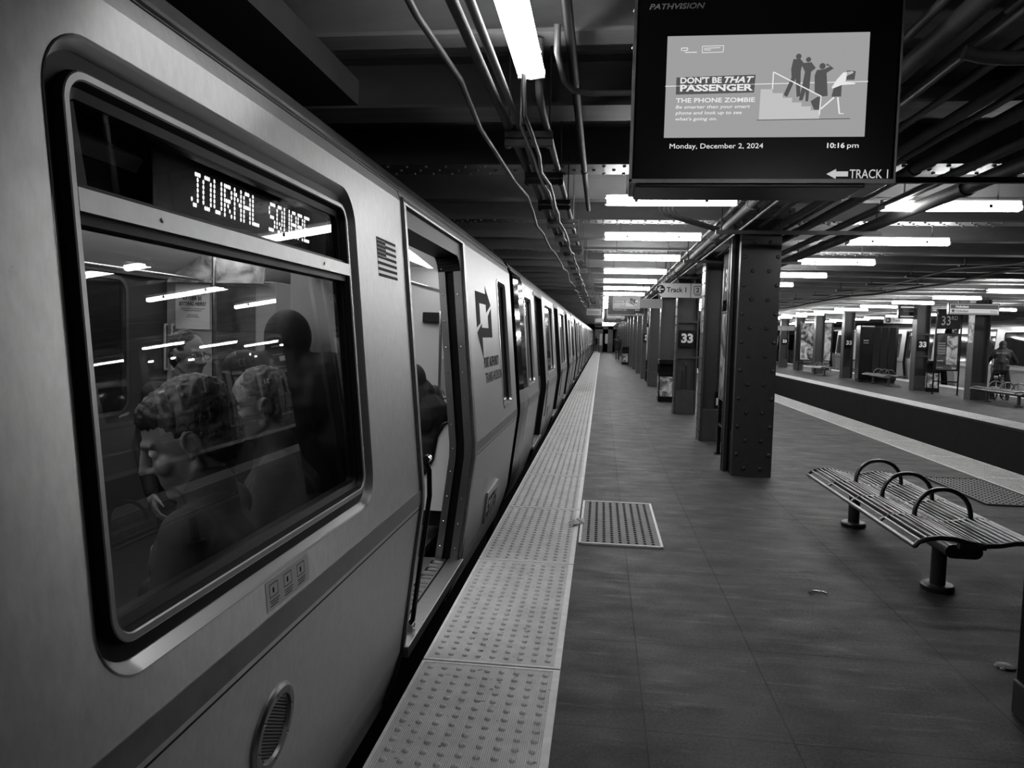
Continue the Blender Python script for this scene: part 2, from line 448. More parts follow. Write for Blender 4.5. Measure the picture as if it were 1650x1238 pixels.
COLY = [9.24, 12.5, 16.85, 21.4, 26.1, 30.8, 35.2, 39.6, 44.0, 48.4, 52.8, 57.2, 61.6, 66, 70.4, 74.8, 79.2, 83.6, 88, 92.4, 96.8, 101.2]
def beam(y, w, h=0.34, zb=3.08, rivets=False):
    mb = MB(); x0, x1 = -4.59, 18.59
    mb.box(x0, x1, y - w / 2, y + w / 2, zb, zb + 0.02)
    mb.box(x0, x1, y - 0.012, y + 0.012, zb + 0.02, 3.42)
    mb.box(x0, x1, y - w * .42, y + w * .42, 3.40, 3.42)
    if rivets:
        x = -1.9
        k = 0
        while x < 4.6:
            for r, dy in enumerate((-0.36, 0, 0.36)):
                if (k + r) % 2 == 0: mb.dome((x, y + dy * w, zb), 0.018, 0.016, (0, 0, -1), 6)
            x += 0.085; k += 1
    return mb
BEAMS = [(-3.4, .2, 0), (-1.6, .3, 0), (0.1, .17, 0), (1.9, .3, 0), (3.69, .17, 0), (4.91, .34, 0), (6.53, .39, 1), (8.0, .17, 0)]
for i, y in enumerate(COLY):
    BEAMS.append((y + 0.2, .3, i < 2))
    nxt = COLY[i + 1] if i + 1 < len(COLY) else y + 4.4
    n = 2 if nxt - y < 3.5 else 3
    for k in range(1, n): BEAMS.append((y + 0.2 + (nxt - y) * k / n, .17, 0))
for y, w, rv in BEAMS:
    struct('ceiling_beam', beam(y, w, rivets=bool(rv)), [M_BEAM])
# girders along the column lines
for x in (1.85, 11.5):
    mb = MB(); mb.box(x - .2, x + .2, YA, YB, 3.22, 3.24); mb.box(x - .012, x + .012, YA, YB, 3.24, 3.42)
    struct('ceiling_girder', mb, [M_BEAM])
struct('ceiling_duct', MB().box(-4.59, -1.42, YA, 4.2, 2.93, 3.07), [M_WALL])
# end of the platform: dark screens and a lit doorway
mb = MB()
mb.box(-0.84, 0.1, 84, 84.3, 0, 2.7); mb.box(0.65, 1.2, 84, 84.3, 0, 3.0); mb.box(-0.84, 5.4, 84, 84.3, 2.5, 3.08); mb.box(2.1, 5.4, 84, 84.3, 0, 3.0)
struct('wall_end', mb, [mat('end_wall_paint', .10, .6, noise_amt=.3, scale=1.5)])
for i, x in enumerate((-.25, .35)):
    tag(obj('notice_board', MB().box(x, x + .3, 83.93, 83.99, .7 + .2 * i, 2.0), [M_PAPER]), ('left' if i == 0 else 'right') + ' pale board at the far end of the platform', 'board')

# ------------------------------------------------------------------ rails
for i, x in enumerate((-3.02, -1.58, 6.1, 7.54, 15.1, 16.54)):
    mb = MB(); mb.box(x - .07, x + .07, YA, YB, -1.25, -1.235); mb.box(x - .01, x + .01, YA, YB, -1.235, -1.13); mb.box(x - .036, x + .036, YA, YB, -1.13, -1.10)
    w = ['under the nearest train, wall side', 'under the nearest train, platform side', 'in the empty track pit, near side', 'in the empty track pit, far side', 'under the far train, near side', 'under the far train, wall side'][i]
    tag(obj('rail', mb, [M_STEELD]), 'dark steel running rail ' + w, 'rail', 'running rails')

# ------------------------------------------------------------------ fluorescent lights
def light_mesh():
    mb = MB(); mb.prism([(-.044, .026), (-.062, .008), (-.066, -.008), (-.05, -.026), (0, -.034), (.05, -.026), (.066, -.008), (.062, .008), (.044, .026)], -.58, .58, 'x')
    return mb
def make_light(loc, label, rz=0.0):
    t = thing('ceiling_light', label, 'light', loc, rz, 'fluorescent lights under the ceiling')
    obj('diffuser', light_mesh(), [M_TUBE], t, 40)
    obj('housing', MB().bbox(-.6, .6, -.032, .032, .0265, .07, .01), [M_WHITE], t)
    for s in (-1, 1):
        obj('end_cap', MB().box(min(s * .58, s * .60), max(s * .58, s * .60), -.064, .064, -.026, .014), [M_WHITE], t)
        obj('hanger', MB().cyl((s * .4, 0, .07), (s * .4, 0, .52), .008, seg=6), [M_PIPE], t)
    for x in (.3, -.33): obj('latch', MB().box(x, x + .03, -.072, -.066, -.014, .02), [M_CHROME], t)
    return t
L0 = make_light((-.375, 3.04, 2.90), 'large lit fluorescent light overhead, hung lengthwise beside the cable brackets', PI / 2)
dup(L0, (1.6, -1.6, 2.9), 'added unseen fluorescent light hung crosswise behind the viewer', 0)  # unseen light, added to light the near floor
DIMMED = [ch for ch in L0.children if ch.name.startswith('diffuser')][0]
ORD = ['nearest', 'second', 'third', 'fourth', 'fifth', 'sixth', 'seventh', 'eighth', 'ninth', 'tenth', 'eleventh', 'twelfth']
for k in range(31):
    lb = ORD[k] + ' fluorescent light of the crosswise row over the train side of the platform' if k < 6 else 'small distant fluorescent light of the crosswise row above the columns and train'
    dup(L0, (.585, 7.05 + 2.48 * k, 2.9), lb, 0)
t = thing('unlit_light', 'dark unlit light box beside the lit one, top right', 'light', (4.35, 7.28, 2.9))
obj('diffuser', light_mesh(), [mat('unlit_lens', .06, .4)], t, 40)
obj('housing', MB().bbox(-.6, .6, -.05, .05, .0145, .07, .01), [M_WHITE], t)
for s_ in (-1, 1): obj('hanger', MB().cyl((s_ * .4, 0, .07), (s_ * .4, 0, .52), .008, seg=6), [M_PIPE], t)
for k in range(14):
    lb = ORD[k] + ' fluorescent light of the crosswise row to the right of the large riveted column' if k < 5 else 'distant fluorescent light hidden beyond the riveted columns on the right'
    dup(L0, (3.1 if k == 0 else 3.58, 7.28 + 2.5 * k, 2.9), lb, 0)
FM = None
def far_light(loc, label):
    global FM
    c = dup(L0, loc, label, 0)
    for ch in c.children:
        if ch.name.startswith('diffuser'):
            if FM is None: FM = ch.data.copy(); FM.materials[0] = M_TUBEF
            ch.data = FM
for k in range(15):
    lb = ORD[k] + ' fluorescent light over the near edge of the platform across the track' if k < 6 else 'distant fluorescent light over the near edge of the platform across the track'
    far_light((9.25, 18.2 + 2.8 * k, 2.9), lb)
for k in range(14):  # row added to brighten the platform across the track
    lb = 'added fluorescent light over the far train beyond the platform across the track'
    far_light((13.3, 18.8 + 2.8 * k, 2.9), lb)

DIMMED.data = DIMMED.data.copy(); DIMMED.data.materials[0] = M_TUBEN
# ------------------------------------------------------------------ pipes and cables overhead
def wavy(x, z, y0, y1, amp, step, seed, r, seg=7):
    rnd = random.Random(seed); pts = [] if y0 < 2 else [(x, y0 - .06, 3.08), (x, y0 - .03, z + .12)]; y = y0
    while y <= y1:
        pts.append((x + rnd.uniform(-amp, amp), y, z + rnd.uniform(-amp, amp) * .7)); y += step
    return MB().tube(pts, r, seg)
def straight(x, z, r, y0, y1, seg=10, coupl=3.0):
    mb = MB(); mb.cyl((x, y0, z), (x, y1, z), r, seg=seg)
    y = y0 + 1.3
    while y < min(y1, 60):
        mb.cyl((x, y, z), (x, y + .07, z), r * 1.22, seg=seg); y += coupl
    return mb
PIPES = [(1.36, 2.93, .045, M_PIPEW, 'thick pale pipe'), (1.47, 2.86, .014, M_PIPE, 'thin bright conduit'), (1.27, 2.98, .02, M_PIPE, 'thin conduit'),
         (1.60, 3.00, .03, M_PIPEW, 'painted pipe'), (1.80, 2.99, .022, M_PIPE, 'grey conduit'), (1.93, 2.93, .035, M_PIPEW, 'painted pipe'),
         (2.10, 2.97, .02, M_PIPE, 'thin grey conduit'), (2.22, 2.93, .045, M_PIPEW, 'wide painted pipe'), (2.38, 3.0, .03, M_CABLE, 'dark pipe'),
         (2.52, 2.92, .022, M_PIPE, 'bright conduit'), (2.66, 2.97, .035, M_CABLE, 'dark pipe'), (2.82, 2.90, .06, M_PIPEW, 'widest pale pipe')]
for i, (x, z, r, m, d) in enumerate(PIPES):
    w = 'leftmost' if i == 0 else 'rightmost' if i == len(PIPES) - 1 else ORD[i] + ' from the left'
    tag(obj('conduit', straight(x, z, r, 1.2, 104, coupl=2.4 + .13 * i), [m], None, 40), d + ' of the overhead bundle above the columns, ' + w, 'pipe', 'pipes of the overhead bundle')
RACKY = [5.7, 8.4, 11.6, 14.6, 19, 23.7, 28.4, 33, 37.4, 41.8, 46.2]
t = thing('pipe_rack', 'dark steel cross bar carrying the overhead pipe bundle', 'bracket', (2.05, RACKY[0], 2.82), 0, 'cross bars under the pipe bundle')
obj('cross_bar', MB().box(-.86, .86, -.02, .02, -.02, .02), [M_CABLE], t)
for s in (-1, 1): obj('rod', MB().cyl((s * .8, 0, .02), (s * .8, 0, .59), .008, seg=6), [M_CABLE], t)
for yk in RACKY[1:]: dup(t, (2.05, yk, 2.82), 'dark steel cross bar carrying the overhead pipe bundle')
# junction box and crosswise pipes, dark upper right
t = thing('junction_box', 'grey junction box with side pipes in the dark upper right corner', 'junction box', (1.50, 2.95, 2.92))
obj('box', MB().bbox(-.06, .1, -.1, .1, -.04, .06, .012), [M_PIPEW], t)
obj('elbow', MB().tube([(.0, -.1, -.02), (-.02, -.2, -.03), (-.04, -.28, -.1)], .04, 10), [M_PIPEW], t, 50)
obj('side_pipe', MB().cyl((.1, 0, .01), (2.2, 0, .01), .022), [M_PIPE], t, 40)
tag(obj('cross_pipe', MB().tube([(1.42, 3.3, 2.84), (1.5, 3.3, 2.82), (1.6, 3.32, 2.82), (3.6, 3.32, 2.82)], .028, 10), [M_PIPE], None, 50), 'dull pipe running crosswise under the junction box, upper right', 'pipe')
# left: cable brackets, tray pipes and cables above the platform edge
t = thing('cable_bracket', 'nearest of the double channel brackets under the cables above the platform edge', 'bracket', (-.445, 4.25, 2.75), 0, 'double channel cable brackets')
for dz in (-.042, .004):
    c = MB(); c.box(-.135, .135, -.02, .02, dz, dz + .004); c.box(-.135, .135, -.02, -.016, dz, dz + .036); c.box(-.135, .135, .016, .02, dz, dz + .036)
    obj('channel', c, [M_PIPEW], t)
for s in (-1, 1):
    obj('rod', MB().cyl((s * .115, 0, -.05), (s * .115, 0, .665), .006, seg=6).cyl((s * .115, 0, -.052), (s * .115, 0, -.04), .014, seg=6), [M_PIPE], t)
for k in range(1, 22): dup(t, (-.445 + .004 * k, 4.25 + 1.05 * k, 2.75), (ORD[k] + ' of the double channel brackets under the cables above the platform edge') if k < 6 else 'small distant double channel bracket under the cables above the platform edge')
for x, z, r, m, d in ((-.56, 2.812, .022, M_PIPEW, 'left tray pipe'), (-.495, 2.808, .018, M_PIPE, 'middle tray pipe'), (-.345, 2.812, .02, M_PIPE, 'right tray pipe'), (-.19, 3.02, .024, M_BLACKM, 'dark upper pipe')):
    pm_ = MB().tube([(x, 3.66, 3.07), (x, 3.68, 2.9), (x, 3.74, 2.835), (x, 3.9, 2.812), (x, 26, 2.812)], r, 10) if x == -.345 else straight(x, z, r, 0.8, 8.2 if x == -.19 else 26, coupl=2.1)
    tag(obj('conduit', pm_, [m], None, 40), d + ' running lengthwise above the platform edge', 'pipe', 'pipes above the platform edge')
tag(obj('cable', wavy(-.43, 2.69, 3.75, 26, .012, .35, 3, .009), [M_STEELD], None, 60), 'bright wavy cable slung under the channel brackets', 'cable')
tag(obj('cable', wavy(-.405, 2.685, 3.6, 26, .015, .4, 5, .012), [M_CABLE], None, 60), 'dark cable beside the bright wavy cable', 'cable')
tag(obj('cable', wavy(-.72, 2.85, .6, 40, .028, .75, 11, .015), [M_CABLEG], None, 60), 'meandering grey cable clipped above the train roof edge', 'cable')
tag(obj('conduit', MB().tube([(-.25, 3.52, 3.08), (-.25, 3.56, 2.97), (-.235, 3.9, 2.95), (-.19, 4.05, 2.95), (-.1, 4.1, 2.95), (.1, 4.1, 2.95), (.6, 4.1, 2.95)], .016, 8), [M_PIPE], None, 60), 'bent conduit from the large light to the hanging display', 'pipe')
for k in range(4):
    x = .55 + .045 * k
    tag(obj('conduit', MB().tube([(x, 7.9, 3.06), (x, 7.95, 2.98), (x + .06, 8.1, 2.95), (x + .55, 8.9, 2.95), (x + .75, 9.1, 2.93)], .013, 6), [M_PIPE], None, 60), ['first', 'second', 'third', 'fourth'][k] + ' from the left of four bent conduits joining the column bundle', 'pipe', 'bent conduits')
for i, (x, z) in enumerate(((6.1, 2.93), (6.85, 2.95))):
    tag(obj('cable', wavy(x, z, 4, 60, .09, 2.0, 20 + i, .022), [M_CABLE], None, 60), ('left' if i == 0 else 'right') + ' drooping dark cable over the empty track', 'cable')
t = thing('cable_hanger', 'dark flat hanger bar over the empty track', 'bracket', (6.5, 9.0, 2.97), 0, 'hanger bars over the empty track')
obj('bar', MB().box(-.6, .6, -.05, .05, 0, .03), [M_CABLE], t)
for s in (-1, 1): obj('rod', MB().cyl((s * .5, 0, .03), (s * .5, 0, .45), .014, seg=6), [M_CABLE], t)
for k in range(1, 12): dup(t, (6.5, 9.0 + 2.2 * k, 2.97), 'dark flat hanger bar over the empty track')

# ------------------------------------------------------------------ tactile edge tiles
def tile_mesh(rimside):
    mb = MB(); W, L = .69, 1.69
    mb.box(0, W, 0, L, 0, .010, 0)
    for y0, y1 in ((0, .018), (L - .018, L)): mb.box(0, W, y0, y1, .010, .0125, 1)
    mb.box(0, .016, .018, L - .018, .010, .0125, 1); mb.box(W - .034, W, .018, L - .018, .010, .0125, 1)
    for i in range(9):
        for j in range(22):
            mb.dome((.058 + i * .0705, .075 + j * .0735, .010), .0165, .009, seg=10, mi=0)
    return mb.mesh('tactile_tile', [M_TACT, M_WHITEP], 50)
TM = tile_mesh(1)
M_RIM = mat('tile_rim', 0.70, 0.5, noise_amt=0.15, scale=12)
TM.materials[1] = M_RIM
def strip(x, y0, n, where, flip=False):
    for k in range(n):
        o = obj('tactile_tile', TM, None); o.location = (x, y0 + 1.705 * k, 0.0)
        if flip: o.rotation_euler = (0, 0, PI); o.location = (x + .69, y0 + 1.705 * k + 1.69, 0)
        yield k, o
for k, o in strip(-.84, .165 - 1.705, 62, ''):
    lb = (['unseen', 'nearest', 'second', 'third', 'fourth', 'fifth', 'sixth', 'seventh'][k - 0] + ' pale tactile tile of the platform edge beside the train') if 1 <= k < 8 else ('pale tactile tile behind the viewer at the platform edge' if k == 0 else 'distant pale tactile tile of the platform edge beside the train')
    tag(o, lb, 'tactile tile', 'tactile tiles beside the train')
for k, o in strip(4.72, 6.5, 40, '', True):
    tag(o, 'pale tactile tile along the right edge of this platform, by the empty track', 'tactile tile', 'tactile tiles along the right platform edge')
for k, o in strip(8.4, 13.0, 40, ''):
    tag(o, 'pale tactile tile along the near edge of the platform across the track', 'tactile tile', 'tactile tiles of the far platform, near edge')
for k, o in strip(13.51, 18.0, 26, '', True):
    tag(o, 'pale tactile tile along the far edge of the platform across the track', 'tactile tile', 'tactile tiles of the far platform, train edge')
def plate(x0, x1, y0, y1, label, rows, cols, m, rim):
    M_STUD = mat('worn_black_stud', 0.015, 0.5)
    t = thing('tactile_plate', label, 'floor plate', (x0, y0, 0))
    w, l = x1 - x0, y1 - y0
    mb = MB(); mb.box(0, w, 0, l, 0, .009)
    for i in range(cols):
        for j in range(rows): mb.dome((.07 + (w - .14) * i / (cols - 1), .07 + (l - .14) * j / (rows - 1), .009), .0145, .010, seg=8, mi=1)
    obj('mat', mb, [m, M_STUD], t, 50)
    r = MB(); b = .016
    r.box(-.004, b, 0, l, 0, .014); r.box(w - b, w + .004, 0, l, 0, .014); r.box(b, w - b, -.004, b, 0, .014); r.box(b, w - b, l - b, l + .004, 0, .014)
    obj('rim', r, [rim], t, label='pale metal rim')
plate(-.13, .53, 5.86, 7.4, 'grey studded floor plate with pale rim beside the pale edge tiles', 22, 9, M_TACTD, M_RIM)
plate(4.03, 4.70, 8.2, 9.75, 'dark studded floor plate beyond the near bench', 20, 9, M_TACTD, M_CONC)

# ------------------------------------------------------------------ small litter on the floor
t = tag(obj('metal_disc', MB().lathe([(.0001, 0), (.045, 0), (.05, .004), (.045, .010), (.02, .011)], seg=20), [M_CHROME], None, 40, (2.12, 4.02, 0)), 'small shiny metal disc on the floor at the black column foot', 'floor cap')
pts = [(.05, .0, .006), (.035, .035, .006), (-.02, .045, .006), (-.06, .02, .006), (-.04, -.02, .012)]
tag(obj('wire_scrap', MB().tube(pts, .005, 6), [M_CHROME], None, 60, (1.47, 5.0, 0)), 'bent scrap of wire lying on the floor in front of the bench', 'litter')
mb = MB(); rnd = random.Random(4)
for k in range(4):
    a = rnd.uniform(0, 6); c = Vector((rnd.uniform(-.05, .05), rnd.uniform(-.04, .04), .03))
    R = Matrix.Rotation(a, 3, 'Z') @ Matrix.Rotation(rnd.uniform(-.5, .5), 3, 'X')
    mb.add([c + R @ Vector(p) for p in ((-.06, -.03, -.012), (.06, -.025, .0), (.07, .03, .012), (0, .012, .028), (-.05, .03, .0), (-.06, -.03, -.016), (.06, -.025, -.004), (.07, .03, .008), (0, .012, .024), (-.05, .03, -.004))],
           [(0, 1, 3), (1, 2, 3), (2, 4, 3), (4, 0, 3), (5, 8, 6), (6, 8, 7), (7, 8, 9), (9, 8, 5)])
tag(obj('foil_scrap', mb, [M_PAPER], None, None, (-.15, 6.42, .0)), 'crumpled pale scrap at the corner of the studded floor plate', 'litter')

# ------------------------------------------------------------------ columns
def numerals(txt, h, m, parent, M):
    me = text_mesh(txt, h / .72, bold=.012, align='CENTER'); return lettering('numerals', me, m, parent, M, 'white numerals')
def h_column(label, x, y, plate33=False, group='riveted steel columns', zt=3.075):
    t = thing('steel_column', label, 'column', (x, y, 0), 0, group, 'thing')
    for s in (-1, 1):
        mb = MB(); mb.bbox(min(s * .20, s * .235), max(s * .20, s * .235), -.2, .2, 0, zt, .004)
        for k in range(15):
            for dy in (-.14, .14): mb.dome((s * .235, dy, .15 + k * .2), .016, .012, (s, 0, 0), 6)
        obj('flange', mb, [M_COLUMN], t)
    mb = MB(); mb.box(-.2, .2, -.012, .012, 0, zt)
    for s in (-1, 1): mb.box(min(s * .2, s * .13), max(s * .2, s * .13), -.03, -.012, 0, zt)
    obj('web', mb, [M_COLUMN], t)
    obj('base_infill', MB().bbox(-.2, .2, -.19, .19, 0, .52, .006), [M_COLB], t)
    if plate33:
        p = obj('number_plate', MB().bbox(-.168, .168, -.21, -.19, 1.47, 1.84, .004), [M_BLACK], t)
        numerals('33', .19, M_WHITEP, p, frame((0, -.2115, 1.575), (1, 0, 0), (0, 0, 1)))
        for z in (2.0, 1.22): obj('brace', MB().box(-.2, .2, -.195, -.17, z, z + .05), [M_COLUMN], t)
    return t
# nearest riveted column: rivet plate to the front
c1 = thing('steel_column', 'largest riveted steel column, dark, behind the near bench', 'column', (1.85, 9.24, 0), 0, 'riveted steel columns', 'thing')
mb = MB(); mb.bbox(-.235, .235, 0, .03, 0, 3.075, .004)
for k in range(18):
    z = .10 + k * .17
    if z > 3.05: break
    for x in ((-.09, .10) if k % 2 == 0 else (-.185, .195)): mb.dome((x, 0, z), .025, .022, (0, -1, 0), 10)
obj('front_plate', mb, [M_COLUMN], c1)
obj('back_plate', MB().bbox(-.30, .30, .40, .43, 0, 3.075, .004), [M_COLUMN], c1)
mb = MB(); mb.box(-.012, .012, .03, .4, 0, 3.075)
for s in (-1, 1): mb.box(min(s * .20, s * .23), max(s * .20, s * .23), .03, .14, 0, 3.075); mb.box(min(s * .25, s * .29), max(s * .25, s * .29), .30, .40, 0, 3.075)
obj('web', mb, [M_COLUMN], c1)
obj('base_infill', MB().bbox(-.22, .22, .03, .4, 0, .5, .006), [M_COLB], c1)
mb = MB(); mb.bbox(-.36, .36, -.045, .03, 3.08, 3.215, .006)
for x in (-.25, -.05, .15, .3):
    for z in (3.12, 3.18): mb.dome((x, -.045, z), .02, .018, (0, -1, 0), 8)
obj('capital', mb, [M_COLUMN], c1)
names = {1: 'dark steel column just behind the upright ad stand, with an alarm box', 2: 'steel column bearing a white 33 plate under the track sign', 3: 'steel column behind the litter bin', 5: 'steel column with a 33 plate half hidden behind other columns'}
for i, y in enumerate(COLY):
    if i == 0: continue
    c = h_column(names.get(i, 'distant steel column of the receding row between the track sign and the platform end'), 1.85, y, i in (2, 5))
    if i == 1:
        b = obj('alarm_box', MB().bbox(.02, .10, -.06, -.012, .55, .80, .006), [M_BLACK], c)
        obj('alarm_label', MB().box(.035, .085, -.062, -.0605, .58, .70), [M_PAPER], b)
        obj('conduit', MB().cyl((.06, -.03, .8), (.06, -.03, 3.1), .012), [M_COLUMN], c)
        p = obj('poster', MB().box(-.237, -.2355, -.19, -.03, 1.75, 2.1), [poster_material('notice_print', 3.3, .05, .5, 9)], c)
    if i == 2:
        obj('standpipe', MB().cyl((.02, -.05, .52), (.02, -.05, 1.1), .014).cyl((-.05, -.05, 0.52), (-.05, -.05, .95), .014).cyl((.02, -.09, 1.1), (.02, -.01, 1.1), .045), [M_COLUMN], c, 40)
# near black column at the right edge
t = thing('steel_column', 'black column cut off by the right edge, end of bench behind it', 'column', (2.16, 3.26, 0), 0, 'riveted steel columns', 'thing')
obj('shaft', MB().bbox(-.26, .3, -.25, .25, .16, 3.075, .006), [M_BLACK], t)
obj('base_infill', MB().bbox(-.27, .31, -.26, .26, 0, .16, .01), [M_COLB], t)

# far platform columns
for i, y in enumerate((20.3, 24.5, 28.7, 36.8, 41.5, 45.5, 49.2, 53.5, 58, 62.5, 67)):
    lb = {0: 'steel column of the far platform beyond the right edge', 1: 'far platform column with a small poster, behind its near bench', 2: 'far platform column with a 33 plate beside the litter bin', 3: 'far platform column with a 33 plate between the two far benches', 6: 'far platform column with a 33 plate beside the large riveted column'}.get(i, 'plain steel column of the platform across the track')
    c = h_column(lb, 11.5, y, i in (2, 3, 6), 'steel columns of the far platform')
    if i == 1: obj('poster', MB().box(-.2365, -.2355, -.14, .14, 1.75, 2.35), [poster_material('far_notice_print', 8.1, .05, .6, 6)], c)

# ------------------------------------------------------------------ benches
def make_bench(label, loc):
    t = thing('bench', label, 'bench', loc, 0, 'wavy metal benches')
    prof = [(0, -.05), (.02, -.022), (.07, -.0), (.15, .014), (.24, .008), (.33, -.014), (.42, -.026), (.51, -.018), (.60, .002), (.68, .006), (.75, -.010), (.81, -.04), (.86, -.085)]
    def pz(u):
        for (a, b), (c, d) in zip(prof, prof[1:]):
            if u <= c: return b + (d - b) * (u - a) / (c - a)
        return prof[-1][1]
    X0, ZT = -.29, .425
    ys = [-1.17, -.55, .07, .69, 1.31]
    for a, b in zip(ys, ys[1:]):
        mb = MB()
        for k in range(22):
            u = .035 + k * .037
            mb.cyl((X0 + u, a + .012, ZT + pz(u)), (X0 + u, b - .012, ZT + pz(u)), .0078, seg=6)
        obj('slat_panel', mb, [M_BENCH], t, 60)
    for y in ys:
        obj('rib', MB().tube([(X0 + u, y, ZT + z - .006) for u, z in prof], .017 if abs(y) > 1 else .013, 8), [M_BENCHD if abs(y) > 1 else M_BENCH], t, 60)
    for x in (X0, X0 + .86): obj('edge_rail', MB().cyl((x, ys[0], ZT + pz(x - X0) - .004), (x, ys[-1], ZT + pz(x - X0) - .004), .016, seg=8), [M_BENCH], t, 60)
    for y in ys[1:4]:
        obj('arm_hoop', MB().tube([(X0 + .425 - .19 * math.cos(PI * q / 14), y, ZT - .01 + .215 * math.sin(PI * q / 14) ** .8) for q in range(15)], .0165, 10), [M_HOOP], t, 60)
    st = []
    for q in range(9): a = PI / 2 + PI * q / 8; st.append((-.07 + .045 * math.cos(a), .335 + .045 * math.sin(a)))
    for q in range(9): a = -PI / 2 + PI * q / 8; st.append((.07 + .045 * math.cos(a), .335 + .045 * math.sin(a)))
    obj('beam', MB().prism([(x + .04, z - .005) for x, z in st], -1.1, 1.2, 'y'), [M_BENCHD], t, 40, fix=True)
    for y in ys: obj('saddle', MB().box(-.03, .13, y - .02, y + .02, .37, ZT - .02), [M_BENCHD], t)
    for y in (-.85, .85):
        l = obj('leg', MB().cyl((0, y, .0), (0, y, .30), .048, seg=18), [M_BENCHD], t, 40)
        obj('foot', MB().lathe([(.1, 0), (.105, .01), (.105, .03), (.095, .04), (.05, .042)], (0, y, 0), 22), [M_BENCHD], l, 40)
    return t
b0 = make_bench('near grey slatted metal bench with three arm hoops on this platform', (2.31, 6.11, 0))
dup(b0, (11.5, 22.9, 0), 'slatted bench across the track in front of the person with the bicycle')
dup(b0, (11.2, 31.5, 0), 'slatted bench across the track in front of the dark kiosk')
dup(b0, (11.0, 39.3, 0), 'most distant slatted bench across the track, small')

# ------------------------------------------------------------------ hanging information display
SG = glow('screen_grey', .27); SW = glow('screen_white', .62); SD = glow('screen_dark', .07); SL = glow('screen_pale', .42)
M_SIGNW = mat('sign_white', .45, .5)
def flat(mb, poly, y, mi=0, t=.0006):
    return mb.prism(poly, y - t, y, 'y', mi)
def disc(cx, cz, r, n=14, sx=1.0): return [(cx + r * sx * math.cos(2 * PI * k / n), cz + r * math.sin(2 * PI * k / n)) for k in range(n)]
def bar2(p, q, w):
    (a, b), (c, d) = p, q; L = math.hypot(c - a, d - b); nx, nz = -(d - b) / L * w / 2, (c - a) / L * w / 2
    return [(a + nx, b + nz), (c + nx, d + nz), (c - nx, d - nz), (a - nx, b - nz)]
def make_display(label, loc):
    t = thing('hanging_display', label, 'display', loc, 0, 'hanging information displays')
    x0, x1, h, d = -.53, .53, .755, .34
    obj('housing', MB().bbox(x0 + .008, x1 - .008, .012, d, .0, h, .006), [M_BLACK], t)
    mb = MB(); mb.box(x0 + .02, x1 - .02, 0.004, .012, .012, h - .02)
    obj('face_glass', mb, [M_BLACK], t)
    mb = MB(); mb.box(x0, x0 + .012, -.001, .03, 0, h); mb.box(x1 - .008, x1, .003, .03, 0, h); mb.box(x0, x1, -.001, .03, -.004, .012); mb.box(x0, x1, -.004, .03, h - .012, h)
    obj('bezel', mb, [M_STEELD], t)
    obj('service_tray', MB().bbox(x0 + .03, x1 - .11, .02, d - .02, -.018, -.001, .004), [M_COLUMN], t)
    for s in (-1, 1): obj('hanger', MB().cyl((s * .35, .17, h), (s * .35, .17, 1.12), .018, seg=10), [M_COLUMN], t, 40)
    for z in (.55, .7): obj('screw', MB().dome((x0 - .001, .012, z), .008, .006, (-1, 0, 0)), [M_CHROME], t)
    scr = obj('screen', MB().box(-.392, .402, .001, .004, .181, .590), [SG], t)
    def S(cx, cy):
        px = 1060 + cx * .21818; py = 60 + cy * .21815
        return (.228 + (px - 1073) * .002439 - .62, 2.889 - (py - 56) * .00247 - 2.3)
    Y1, Y2, Y3 = .0008, .0002, -.0004
    mb = MB()
    flat(mb, [S(*p) for p in ((770, 610), (1215, 605), (1215, 545), (1150, 545), (1150, 515), (1080, 515), (1080, 485), (1010, 485), (1010, 450), (940, 450), (940, 415), (865, 415), (860, 385), (775, 385))], Y1)
    obj('picture_stairs', mb, [SL], scr)
    mb = MB()
    flat(mb, bar2(S(55, 353), S(1555, 338), .003), Y1)
    for a, b in (((868, 262), (1220, 442)), ((1220, 440), (1214, 580)), ((863, 258), (861, 385))): flat(mb, bar2(S(*a), S(*b), .0045), Y3)
    obj('picture_handrail', mb, [SW], scr)
    mb = MB()
    flat(mb, disc(*S(1043, 148), .011), Y2)
    flat(mb, [S(*p) for p in ((1005, 168), (1055, 165), (1090, 205), (1068, 225), (1063, 262), (1068, 440), (1042, 445), (1028, 310), (972, 445), (945, 428), (998, 300), (992, 240))], Y2)
    flat(mb, disc(*S(1116, 172), .010), Y2)
    flat(mb, [S(*p) for p in ((1088, 196), (1138, 192), (1172, 235), (1138, 262), (1135, 320), (1128, 478), (1108, 478), (1106, 400), (1086, 470), (1060, 470), (1084, 330), (1094, 262), (1070, 215))], Y2)
    flat(mb, disc(*S(1220, 222), .012), Y2)
    flat(mb, [S(*p) for p in ((1180, 250), (1232, 245), (1275, 225), (1245, 214), (1252, 203), (1302, 240), (1252, 272), (1258, 330), (1268, 440), (1215, 445), (1172, 420), (1166, 290))], Y2)
    flat(mb, [S(*p) for p in ((1398, 258), (1462, 262), (1456, 325), (1395, 325))], Y3)
    flat(mb, [S(*p) for p in ((1316, 350), (1366, 350), (1366, 446), (1296, 446))], Y2)
    flat(mb, [S(*p) for p in ((1145, 478), (1195, 445), (1218, 445), (1212, 540), (1175, 540))], Y2)
    flat(mb, bar2(S(755, 613), S(1440, 608), .003), Y2)
    obj('picture_figures', mb, [SD], scr)
    mb = MB()
    flat(mb, [S(*p) for p in ((1326, 325), (1372, 272), (1440, 262), (1446, 276), (1400, 296), (1390, 342), (1462, 347), (1462, 357), (1366, 362), (1300, 388), (1294, 378))], Y3)
    flat(mb, bar2(S(1315, 452), S(1222, 536), .006), Y2); flat(mb, bar2(S(1342, 450), S(1360, 570), .006), Y2); flat(mb, bar2(S(1358, 571), S(1392, 571), .003), Y2)
    obj('picture_walker', mb, [SW], scr)
